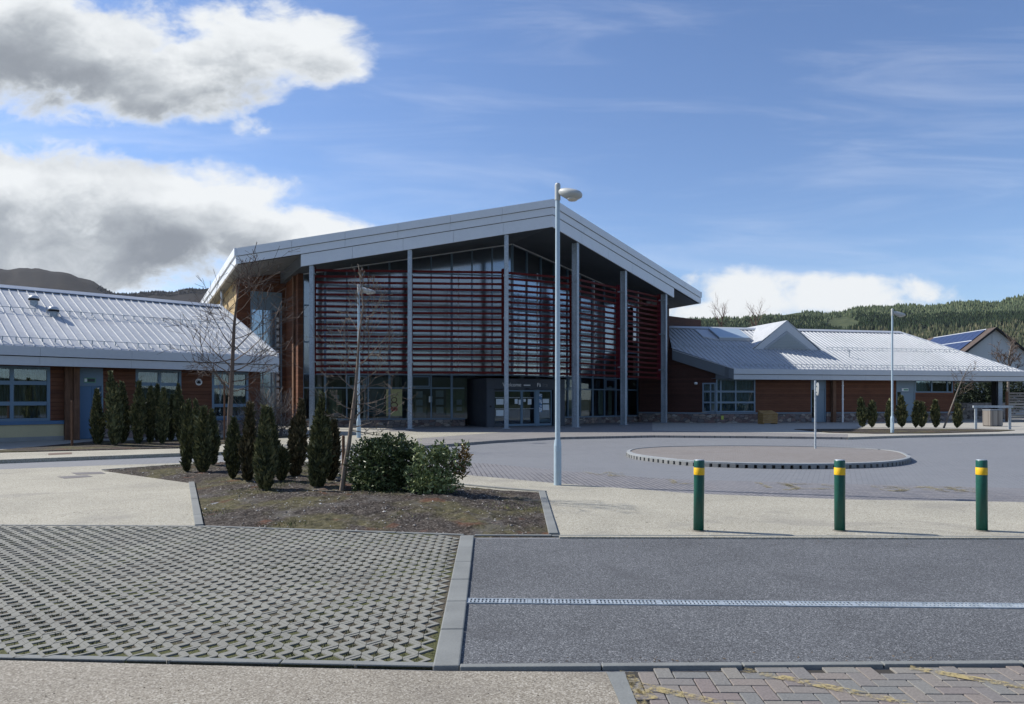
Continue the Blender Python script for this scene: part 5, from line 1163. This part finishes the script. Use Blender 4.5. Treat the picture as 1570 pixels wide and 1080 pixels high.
def conifer(h,w,seed,n,loc,lab,grp,multi=1,lean=0,bl=1.0,bare=.03,dry=False):
    rng=random.Random(seed); root=thing('columnar_conifer',loc,lab,'conifer',grp); loc=Vector(loc)
    sp=[]
    for i in range(multi):
        a=rng.random()*6.28; off=0 if i==0 else w*.23
        sp.append((Vector((cos(a)*off,sin(a)*off*.8,0)),h*(1 if i==0 else rng.uniform(.68,.92)),w*(.5 if multi==1 else .36)*rng.uniform(.9,1.1),lean+rng.uniform(-.05,.05)))
    def prof(t): return (.20+.80*(t/.40)**.75) if t<.40 else ((1-t)/.60)**.85
    mb=MB(); core=MB()
    for (o,hh_,r,ln) in sp:
        bz=hh_*bare; cs=[]
        for j in range(9):
            t=j/8; cs.append((o+Vector((ln*t*hh_,0,bz+t*(hh_-bz)*.97)),max(.004,r*.74*prof(min(t,.985)))))
        core.path([loc+c for c,_ in cs],[q for _,q in cs],8)
    per=n//len(sp)
    for (o,hh_,r,ln) in sp:
        bz=hh_*bare; off=rng.random()*50
        for i in range(per):
            t=rng.random()**1.08; a=rng.random()*2*PI
            cl=mnoise.noise(Vector((cos(a)*1.6,sin(a)*1.6,t*hh_*3.2+off)))+.6*mnoise.noise(Vector((cos(a)*4,sin(a)*4,t*hh_*7+off)))
            rr_=r*prof(t)*(rng.uniform(.62,1.08))*(1+.42*cl)
            c=loc+o+Vector((cos(a)*rr_+ln*t*hh_,sin(a)*rr_,bz+t*(hh_-bz)))
            out=Vector((cos(a),sin(a),0)); d=(Vector((0,0,1))*rng.uniform(.5,1.2)+out*rng.uniform(.2,.95)+Vector((rng.uniform(-.4,.4),rng.uniform(-.4,.4),0))).normalized()
            L=rng.uniform(.035,.10)*bl*(1 if rng.random()>.04 else 1.6); s_=d.cross(Vector((rng.uniform(-1,1),rng.uniform(-1,1),rng.uniform(-1,1)))).normalized()*L*rng.uniform(.16,.3)
            mb.face(c-d*L*.3,c+s_+d*L*.1,c+d*L*.75,c-s_+d*L*.1)
    f=mb.build('foliage',yew if not dry else brown,root); 
    core.build('inner_foliage',yew,root,smooth=True)
    tr=MB()
    for (o,hh_,r,ln) in sp: tr.path([loc+o*.3+Vector((0,0,-.08)),loc+o*.7+Vector((0,0,hh_*.10)),loc+o+Vector((ln*hh_*.3,0,hh_*.3))],[.016*h/1.4,.014*h/1.4,.008],7)
    tr.build('trunk',bark,root)
    return root
def cz(p): return bedz(p.x,p.y)
GI='columnar conifers in the near planting bed'
isl_list=[(286,724,616,19,1,.0,'slim conifer at the far left end of the near bed'),(308,725,626,27,2,.0,'bushy double conifer second from the left in the near bed'),
 (327,717,630,21,1,0,'rounded conifer right of the bushy double one in the near bed'),(357,734,643,23,1,0,'short dark conifer standing just left of the brown twin topped one'),
 (378,740,621,26,2,.02,'twin topped brownish conifer in the middle of the near bed'),(402,754,625,33,3,.0,'broad conifer standing nearest the viewer in the middle of the bed'),
 (418,733,627,24,1,0,'conifer half hidden behind the broad middle one'),(431,741,691,15,1,0,'tiny knee high conifer between the broad ones'),
 (455,735,615,31,2,.03,'tall pointed conifer left of the leaning one'),(482,751,606,35,2,.08,'large conifer leaning right, tallest in the near bed'),(507,741,648,24,1,.02,'narrow dark conifer just left of the bare young tree')]
for i,(px,by,ty,wd,mu,ln,lab) in enumerate(isl_list):
    p=Rp(px,by,.07); p.z=cz(p)+.0; h=zat(ty,p.y)-p.z; w=wd*p.y/F*[.95,1.08,.92,1.1][i%4]
    conifer(h,w,100+i,int(2600+4200*h*w),p,lab,GI,mu,ln,bl=1.15+.3*(i%3==1),dry=i in(4,8,10))
p=at(303,17.6,.02); conifer(zat(616,17.6),.30,150,2200,p,'slim conifer peeping up behind the left group of the near bed',GI)
GL='columnar conifers before the left wing'
lwl=[(147,682,598,27,2,'squat dark conifer beside the blue door of the left wing'),(175,684,571,34,2,'tallest pointed conifer right of the blue door'),(188,680,588,24,1,'conifer tucked against the right side of the tallest one by the blue door'),
 (212,681,587,21,1,'slim conifer first right of the gap by the left wing window'),(230,680,595,19,1,'narrow very dark conifer before the left wing window'),(241,676,591,13,1,'thin conifer standing behind the pair at the left wing window'),
 (249,681,597,20,1,'narrow conifer right of centre before the left wing window'),(262,676,607,16,1,'shortest narrow conifer before the left wing window'),(277,677,590,28,2,'broad double conifer rightmost of the left wing row')]
for i,(px,by,ty,wd,mu,lab) in enumerate(lwl):
    p=Rp(px,by,.12); h=zat(ty,p.y)-.12; conifer(h,wd*p.y/F*.88,200+i,2600,p,lab,GL,mu,0,1.7,.02)
GR='columnar conifers before the right wing'
rwl=[(1322,612,13,'slim conifer leftmost in the bed before the right wing'),(1337,617,12,'slim conifer second from the left before the right wing'),(1363,617,8,'thin conifer half hidden behind the right hand lamp post'),
 (1383,609,13,'pointed conifer in front of the grey door of the right wing'),(1404,618,10,'left one of the joined pair right of the grey door'),(1413,619,15,'fuller right one of the joined pair right of the grey door'),
 (1435,616,11,'lone slim conifer left of the leaning staked tree'),(1468,621,12,'conifer right of the leaning staked tree')]
for i,(px,ty,wd,lab) in enumerate(rwl):
    p=at(px,39.5-(px-1322)*.004,.12); h=zat(ty,p.y)-.12; conifer(h,wd*p.y/F*.9,300+i,1500,p,lab,GR,1,0,2.6,.04)
def leafball(mb,c,R3,n,rng,L0,L1,wr=.42,shell=.55,amp=.35,fr_=2.2,droop=0):
    off=rng.random()*99
    for i in range(n):
        a=rng.random()*2*PI; z=rng.uniform(-1,1); s=math.sqrt(1-z*z); d=Vector((s*cos(a),s*sin(a),z))
        k=rng.random()**.45; k=shell+(1-shell)*k if rng.random()<.8 else rng.random()
        k*=1+amp*mnoise.noise(d*fr_+Vector((off,0,0)))*1.6
        p=c+Vector((d.x*R3[0]*k,d.y*R3[1]*k,d.z*R3[2]*k))
        ax=(d*rng.uniform(.2,1)+Vector((rng.uniform(-1,1),rng.uniform(-1,1),rng.uniform(-.5,1.0)))).normalized()
        L=rng.uniform(L0,L1); sd_=ax.cross(Vector((rng.uniform(-1,1),rng.uniform(-1,1),rng.uniform(-1,1)))).normalized()*L*wr*.5; nn=ax.cross(sd_).normalized()*L*.06
        mb.v+= [p,p+ax*L*.35+sd_+nn,p+ax*L*.75+sd_*.8+nn,p+ax*L,p+ax*L*.75-sd_*.8+nn,p+ax*L*.35-sd_+nn,p+ax*L*.5]
        b=len(mb.v)-7; mb.f+=[(b,b+1,b+6),(b+1,b+2,b+6),(b+2,b+3,b+6),(b+3,b+4,b+6),(b+4,b+5,b+6),(b+5,b,b+6)]
def stems(mb,base,tips,r0,rng):
    for t in tips:
        m=base.lerp(t,.5)+Vector((rng.uniform(-.06,.06),rng.uniform(-.06,.06),.03)); mb.path([base+Vector((rng.uniform(-.03,.03),rng.uniform(-.03,.03),-.06)),base.lerp(m,.5)+Vector((0,0,.02)),m,t],[r0,r0*.8,r0*.55,r0*.25],6)
rng=random.Random(41)
b=Rp(588,752,.1); b.z=cz(b); t=thing('evergreen_bush',b,'large dark glossy evergreen bush right of the bare young tree','bush')
D=b.y; k_=D/F
def bc(px,py,dy=0): return Vector(((px-CX)/F*(D+dy),D+dy,zat(py,D+dy)))
mb=MB()
for px,py,rx,rz,n in((585,714,46,38,2700),(558,722,28,30,900),(612,708,32,34,1100),(597,688,28,22,700),(564,693,22,20,480),(628,722,24,32,1100),(578,735,42,20,1200)):
    leafball(mb,bc(px,py,rng.uniform(-.15,.15)),(rx*k_,rx*k_*.85,rz*k_),n,rng,.045,.085)
for k in range(26):
    px=rng.uniform(545,640); top=rng.uniform(668,690)+abs(px-590)*.25; c=bc(px,top,rng.uniform(-.3,.3)); leafball(mb,c,(.035,.035,.14),26,rng,.04,.07,shell=.1,amp=0)
mb.build('foliage',laurel,t); mb=MB(); stems(mb,b,[bc(560+12*i,705-rng.uniform(0,20),rng.uniform(-.2,.2)) for i in range(7)],.022,rng); mb.build('stems',bark,t)
D=11.75;k_=D/F; b=Rp(659,768,.08); b.z=cz(b); t=thing('laurel_shrub',b,'lighter green laurel shrub with an orange tinged right side, at the bed corner','shrub')
mb=MB()
for px,py,rx,rz,n in((668,722,30,30,760),(645,728,24,26,480),(692,716,18,22,300),(655,700,22,16,230),(680,700,16,12,160),(680,742,22,16,500),(650,745,18,14,380),(665,738,24,16,500)):
    leafball(mb,bc(px,py,rng.uniform(-.12,.12)),(rx*k_,rx*k_*.8,rz*k_),n,rng,.045,.085,amp=.5,fr_=3)
for k in range(22):
    px=rng.uniform(636,702); c=bc(px,rng.uniform(683,702),rng.uniform(-.2,.2)); leafball(mb,c,(.035,.035,.10),18,rng,.04,.08,shell=.1,amp=0)
mb.build('foliage',laurel2,t)
mb=MB()
for px,py,rx,rz,n in((703,712,11,15,150),(711,695,8,12,110),(706,726,10,9,80),(716,704,6,8,50)): leafball(mb,bc(px,py,.05),(rx*k_,rx*k_,rz*k_),n,rng,.04,.075,amp=.5)
mb.build('orange_foliage',orange,t)
mb=MB()
for px,py in((713,684),(700,690),(716,712)): leafball(mb,bc(px,py,.05),(.06,.06,.09),34,rng,.04,.08,shell=.1,amp=0)
mb.build('foliage',laurel2,t)
mb=MB(); stems(mb,bc(667,738),[bc(x,y,rng.uniform(-.15,.15)) for x,y in((655,705),(668,700),(682,705),(700,705),(712,690),(705,722))],.012,rng); mb.path([b-Vector((0,0,.05)),bc(664,752),bc(667,735)],[.024,.020,.016],8); mb.build('stems',twig,t)
# bare trees
def grow(mb,buds,p,d,L,r,lev,rng,up=.25,spread=.55,dens=1.0,minr=.0022):
    n=max(3,int(L/.09)) if lev<2 else 4; pts=[p]; rs=[r]; dd=d.copy(); q=p.copy()
    for i in range(n):
        dd=(dd+Vector((rng.uniform(-1,1),rng.uniform(-1,1),rng.uniform(-.6,1)*1.0))*.10+Vector((0,0,up*.12))).normalized(); q=q+dd*(L/n); pts.append(q.copy()); rs.append(max(minr,r*(1-.75*(i+1)/n)))
    mb.path(pts,rs,6 if lev==0 else 4)
    if lev>=3 or L<.12:
        buds.append(pts[-1]); return
    k=int(dens*{0:0,1:6,2:4}.get(lev,3))
    for i in range(k):
        f=rng.uniform(.25,.98); j=min(n-1,int(f*n)); base=pts[j].lerp(pts[j+1],f*n-j); ax=(pts[j+1]-pts[j]).normalized()
        sd_=ax.cross(Vector((rng.uniform(-1,1),rng.uniform(-1,1),rng.uniform(-1,1)))).normalized(); nd=(ax*(1-spread*.55)+sd_*spread+Vector((0,0,up*.3))).normalized()
        grow(mb,buds,base,nd,L*rng.uniform(.35,.6),max(minr,rs[j]*.6),lev+1,rng,up,spread,dens,minr)
    buds.append(pts[-1])
def baretree(name,loc,trunk,branches,lab,cat,seed,dens=1.0,minr=.0022,budr=.008,up=.25,r0=.05,bk=None,tw=None):
    rng=random.Random(seed); t=thing(name,loc,lab,cat); mb=MB(); mb.path([Vector(p) for p,_ in trunk],[r for _,r in trunk],10); mb.build('trunk',bk or bark,t,smooth=True)
    mb=MB(); buds=[]
    for (p,d,L,r) in branches: grow(mb,buds,Vector(p),Vector(d).normalized(),L,r,1,rng,up,.6,dens,minr)
    mb.build('branches',tw or twig,t)
    if budr:
        bm_=MB()
        for q in buds: bm_.path([q-Vector((0,0,budr)),q,q+Vector((0,0,budr*2))],[budr*.3,budr*.8,budr*.1],4)
        bm_.build('buds',budm,t)['kind']='stuff'
    return t
def pxp(px,py,D): return Vector(((px-CX)/F*D,D,zat(py,D)))
# near young tree
D=12.6; b=Rp(525,754,.08); rng=random.Random(77); D=b.y
tk=[(pxp(523.5,757,D),.043),(pxp(529,715,D),.040),(pxp(535,680,D),.036),(pxp(540,640,D),.032),(pxp(545,600,D),.027),(pxp(548,560,D),.022),(pxp(551,510,D),.016),(pxp(557,470,D),.011),(pxp(553,435,D),.007),(pxp(549,405,D),.004)]
br=[]
def tr_at(tk,py):
    for (a,_r),(c,_s) in zip(tk,tk[1:]):
        ya,yc=HY-(a.z-H)*F/a.y,HY-(c.z-H)*F/c.y
        if yc<=py<=ya: f=(ya-py)/(ya-yc); return a.lerp(c,f),_r+(_s-_r)*f
    return tk[-1][0],tk[-1][1]
for (y0,x1,y1) in((655,575,650),(650,568,600),(645,508,625),(640,607,598),(628,500,610),(612,590,560),(600,500,560),(590,610,545),(575,505,520),(565,600,505),(550,515,490),(540,595,490),(525,590,450),(510,520,455),(500,605,440),(485,530,430),(470,580,415),(455,530,405),(450,565,400),(620,620,610),(560,618,520),(660,600,668)):
    p,r=tr_at(tk,y0); q=pxp(x1,y1,D+rng.uniform(-.6,.6)); v=q-p; br.append((p,v+Vector((0,0,-.12*v.length)),v.length*(.62 if y0<520 else .9),max(.0035,r*.42)))
baretree('young_tree',b,tk,br,'leafless young tree with pale bark leaning over the near planting bed','tree',5,dens=.9,minr=.0028,budr=.009,up=.12,bk=palebark,tw=palebark)
# larger bare tree before the left wing
D=25.0; b=at(353,D,.12); tk=[(at(352,D,.02),.095),(pxp(352,640,D),.085),(pxp(355,590,D),.075),(pxp(357,540,D),.062),(pxp(359,500,D),.05),(pxp(362,470,D),.035),(pxp(366,440,D),.022),(pxp(370,420,D),.012)]
br=[];rng=random.Random(8)
for (y0,x1,y1) in((600,285,530),(590,295,560),(585,430,560),(575,280,520),(565,300,480),(570,455,520),(555,450,470),(550,290,560),(540,440,440),(535,300,455),(520,455,490),(515,320,430),(500,450,430),(495,310,410),(480,445,395),(470,340,400),(460,435,375),(445,400,370),(435,385,385),(600,400,590),(560,460,540),(610,330,590),(530,420,560),(450,430,385),(440,345,395)):
    p,r=tr_at(tk,y0); q=pxp(x1,y1+(18 if y1<420 else 0),D+rng.uniform(-2,2)); v=q-p; br.append((p,v+Vector((0,0,-.16*v.length)),v.length*(.62 if y1<420 else .80),max(.008,r*.34)))
baretree('bare_tree',b,tk,br,'wide spreading leafless tree standing before the left wing roof corner','tree',6,dens=1.1,minr=.0065,budr=0,up=.08,bk=twig)
# multi-stemmed leafless shrub
rng=random.Random(12); D=30.5; b=at(415,D,.12); t=thing('leafless_shrub',b,'dense twiggy leafless shrub of fine grey stems before the dark timber recess','shrub'); mb=MB(); buds=[]
for i in range(95):
    a=rng.uniform(-1,1); tip=pxp(412+a*52,rng.uniform(588,640)+abs(a)*22,D+rng.uniform(-1.3,1.3)); s0=b+Vector((rng.uniform(-.7,.7),rng.uniform(-.4,.4),-.1)); v=tip-s0
    m1=s0.lerp(tip,.35)+Vector((0,0,.18)); m2=s0.lerp(tip,.7)+Vector((0,0,.14)); mb.path([s0,m1,m2,tip],[.014,.011,.008,.005],4)
    for k in range(6):
        f=rng.uniform(.3,.95); q=m1.lerp(tip,f); e=q+(v.normalized()*.5+Vector((rng.uniform(-.6,.6),rng.uniform(-.6,.6),rng.uniform(-.1,.5)))).normalized()*rng.uniform(.2,.55); mb.path([q,q.lerp(e,.5)+Vector((0,0,.02)),e],[.007,.006,.004],3)
mb.build('stems',mat('grey_twigs',(.16,.135,.12),.85,0,lambda g,bs: setc(g,bs,g.ramp(isl(g),[(0,(.08,.065,.055)),(1,(.26,.22,.19))]))),t)
# stakes
for (px,py,h_,D,lab) in((344,668,2.1,27,'thin timber tree stake beside the large bare tree'),):
    p=at(px,D,.12); tag(MB().lathe(p,[(.035,-.1),(.035,h_),(.02,h_+.03)],8).build('tree_stake',timber),lab,'stake')
p=Rp(530,745,.08); p.z=cz(p)+.0; D=14.6; p=at(526.5,D,0); p.z=cz(p); tag(MB().lathe(p,[(.032,-.1),(.030,zat(669,D)-p.z),(.02,zat(668,D)-p.z)],8).build('tree_stake',timber),'short rough timber stake just left of the young tree trunk','stake')
p=Rp(110.5,684,.12); tag(MB().lathe(p,[(.04,-.1),(.04,1.42),(.03,1.45)],8).build('tree_stake',timber),'slender timber stake before the posts of the left wing doorway','stake')
# leaning staked sapling at right
D=39; tk=[(at(1447,D,.1),.05),(pxp(1456,632,D),.045),(pxp(1466,605,D),.035),(pxp(1475,582,D),.025),(pxp(1484,566,D),.012)]
br=[];rng=random.Random(3)
for (y0,x1,y1) in((600,1493,585),(590,1490,570),(580,1497,582),(575,1500,568),(572,1462,575),(610,1490,600),(585,1465,590)):
    p,r=tr_at(tk,y0); q=pxp(x1,y1,D+rng.uniform(-.5,.5)); v=q-p; br.append((p,v,v.length,.012))
baretree('leaning_sapling',at(1447,D,.1),tk,br,'spindly sapling leaning hard to the right among the right wing conifers','tree',9,dens=.8,minr=.006,budr=0)
# reddish bare trees behind the right roof, far right bare tree
redtw=mat('red_twigs',(.12,.06,.045),.85)
for (px,top,D,lab,sd_) in((1104,474,75,'reddish leafless tree top showing behind the rooflight, left one',21),(1156,476,75,'reddish leafless tree top showing left of the dormer, right one',22)):
    tk=[(at(px-3,D,0),.10),(pxp(px,520,D),.05),(pxp(px+2,500,D),.03),(pxp(px+6,top+6,D),.01)]; br=[];rng=random.Random(sd_)
    for k in range(13):
        y0=rng.uniform(482,512); p,r=tr_at(tk,y0); q=pxp(px+rng.uniform(-16,20),y0-rng.uniform(6,24),D+rng.uniform(-1,1)); v=q-p; br.append((p,v,v.length,.035))
    baretree('bare_tree',at(px-3,D,0),tk,br,lab,'tree',sd_,dens=.7,minr=.005,budr=0,bk=redtw,tw=redtw)
D=62; tk=[(at(1545,D,0),.12),(pxp(1546,575,D),.10),(pxp(1547,550,D),.07),(pxp(1550,530,D),.02)]; br=[];rng=random.Random(33)
for k in range(14):
    y0=rng.uniform(538,578); p,r=tr_at(tk,y0); q=pxp(1547+rng.choice([-1,1])*rng.uniform(8,24),y0-rng.uniform(4,22),D+rng.uniform(-1,1)); v=q-p; br.append((p,v,v.length,.04))
baretree('bare_tree',at(1545,D,0),tk,br,'thin dark leafless tree in front of the white house gable','tree',33,dens=1,minr=.014,budr=0)
# dark evergreen shrubs behind the canopy
rng=random.Random(55)
for (px,py,rx,rz,D,lab) in((1474,612,18,34,64,'dark evergreen shrub seen just right of the right wing wall end'),(1500,606,20,38,66,'tallest dark evergreen shrub in the gap under the canopy'),(1523,612,15,34,63,'dark evergreen shrub directly left of the canopy corner post'),(1552,604,20,26,70,'dark shrub above the slatted fence at the right edge')):
    k_=D/F; c=pxp(px,py,D); t=thing('evergreen_shrub',(c.x,c.y,0),lab,'shrub','dark evergreen shrubs behind the canopy'); mb=MB(); leafball(mb,c,(rx*k_,rx*k_,rz*k_),3200,rng,.12,.3,amp=.5); mb.build('foliage',evg,t)
    mb=MB(); mb.path([Vector((c.x,c.y,-.1)),c],[.12,.05],6); mb.build('trunk',bark,t)
# pebbles and litter on the bed
rng=random.Random(66); mb=MB(); c=0
while c<1500:
    x=rng.uniform(min(xs),max(xs)); y=rng.uniform(min(ys),max(ys))
    if not inside(x,y,bedxy) or mnoise.noise(Vector((x*.9,y*.9,5)))<rng.uniform(-.4,.3): continue
    r=rng.uniform(.005,.015)*(1.8 if rng.random()<.05 else 1); p=Vector((x,y,bedz(x,y)+.012+r*.3)); b=len(mb.v)
    for k in range(5): a=k*1.2566+rng.random()*.5; mb.v.append(p+Vector((cos(a)*r*rng.uniform(.7,1.3),sin(a)*r,0)))
    mb.v.append(p+Vector((0,0,r*.7)))
    for k in range(5): mb.f.append((b+k,b+(k+1)%5,b+5))
    c+=1
tag(mb.build('pebbles',mat('pebble_stone',(.4,.38,.35),.8,0,lambda g,bs: setc(g,bs,g.ramp(isl(g),[(0,(.12,.10,.09)),(.6,(.30,.28,.25)),(1,(.62,.60,.57))])))),'pale pebbles and stone chips scattered over the planting bed','gravel',kind='stuff')
# small dark litter along the paths and kerbs
rng=random.Random(88); mb=MB()
for i in range(620):
    k=rng.random()
    if k<.35: px,py,z_=rng.uniform(850,1570),rng.uniform(752,824),.022
    elif k<.55: px,py,z_=rng.uniform(0,300),rng.uniform(730,806),.023
    elif k<.75: px,py,z_=rng.uniform(720,1570),825.5+abs(rng.gauss(0,5))+2.5,.014
    elif k<.9: px,py,z_=rng.uniform(0,920),rng.uniform(1034,1079),.020
    else: px,py,z_=rng.uniform(720,1570),1017-abs(rng.gauss(0,6)),.014
    p=Rp(px,py,z_); L=rng.uniform(.006,.020)*(.4 if .75<=k<.9 else .8); a=rng.random()*6.28; d=Vector((cos(a),sin(a),0))*L; e=Vector((-sin(a),cos(a),0))*L*rng.uniform(.2,.5)
    mb.face(p-d,p-e+Vector((0,0,.004)),p+d+Vector((0,0,.002)),p+e)
tag(mb.build('leaf_litter',mat('dry_litter',(.06,.045,.03),.9,0,lambda g,bs: setc(g,bs,g.ramp(isl(g),[(0,(.03,.025,.02)),(1,(.16,.12,.08))])))),'scraps of dry leaf and grit strewn over the paths','leaf litter',kind='stuff')
# low moss and weed tufts on the bed
mb=MB(); c=0
while c<5200:
    x=rng.uniform(min(xs),max(xs)); y=rng.uniform(min(ys),max(ys))
    if not inside(x,y,bedxy) or mnoise.noise(Vector((x*.8,y*.8,9)))<.12+rng.uniform(0,.25): continue
    p=Vector((x,y,bedz(x,y)+.008)); h_=rng.uniform(.012,.04); a=rng.random()*6.28; s_=Vector((cos(a),sin(a),0))*.006; l=Vector((rng.uniform(-1,1),rng.uniform(-1,1),0))*h_*.6
    mb.face(p-s_,p+s_,p+l+Vector((0,0,h_))); c+=1
tag(mb.build('moss_tufts',mat('moss',(.09,.11,.03),.9,0,lambda g,bs: setc(g,bs,g.ramp(isl(g),[(0,(.05,.07,.02)),(1,(.17,.17,.06))])))),'low moss and grass tufts patched over the planting bed','moss',kind='stuff')
# tufts in the paver cells
mb=MB(); c=0
while c<9000:
    x=rng.uniform(-8,-.4); y=rng.uniform(4.3,9.2)
    if mnoise.noise(Vector((x*.7,y*.9,2)))+(.3 if y<5.4 else 0)<rng.uniform(.0,.45) or not inside(x,y,bx) or edged(x,y,bx)<.08: c+=1; continue
    xl=(x+.02)*cos(-RA)-y*sin(-RA); yl=(x+.02)*sin(-RA)+y*cos(-RA); j=round(yl/hh); i=round((xl-(hh if j%2 else 0))/PT); xl=i*PT+(hh if j%2 else 0)
    for k in range(3):
        X_=xl+rng.gauss(0,.018); Y_=j*hh+rng.gauss(0,.014); X2=X_*cos(RA)-Y_*sin(RA)-.02; Y2=X_*sin(RA)+Y_*cos(RA); h_=rng.uniform(.008,.026); a=rng.random()*6.28; s_=Vector((cos(a),sin(a),0))*.004
        p=Vector((X2,Y2,.017)); mb.face(p-s_,p+s_,p+Vector((rng.uniform(-.01,.01),rng.uniform(-.01,.01),h_)))
    c+=1
tag(mb.build('cell_grass',mat('cell_moss',(.07,.09,.03),.9,0,lambda g,bs: setc(g,bs,g.ramp(isl(g),[(0,(.035,.038,.02)),(1,(.10,.105,.045))])))),'short moss and grass growing in the paver cells','grass',kind='stuff')

# ------------------------------------------------ air
hz_=MB().box(W0,-6300,6300,-450,6300,-45,470).build('haze',mat('haze_air'),None); tag(hz_,'thin pale air between the viewer and the hills','haze',kind='stuff')
hm=hz_.data.materials[0]; hn=hm.node_tree; hn.nodes.clear(); pv=hn.nodes.new('ShaderNodeVolumePrincipled'); pv.inputs['Color'].default_value=(.82,.89,1,1); pv.inputs['Density'].default_value=.000025; pv.inputs['Anisotropy'].default_value=.2
ho=hn.nodes.new('ShaderNodeOutputMaterial'); hn.links.new(pv.outputs[0],ho.inputs['Volume'])
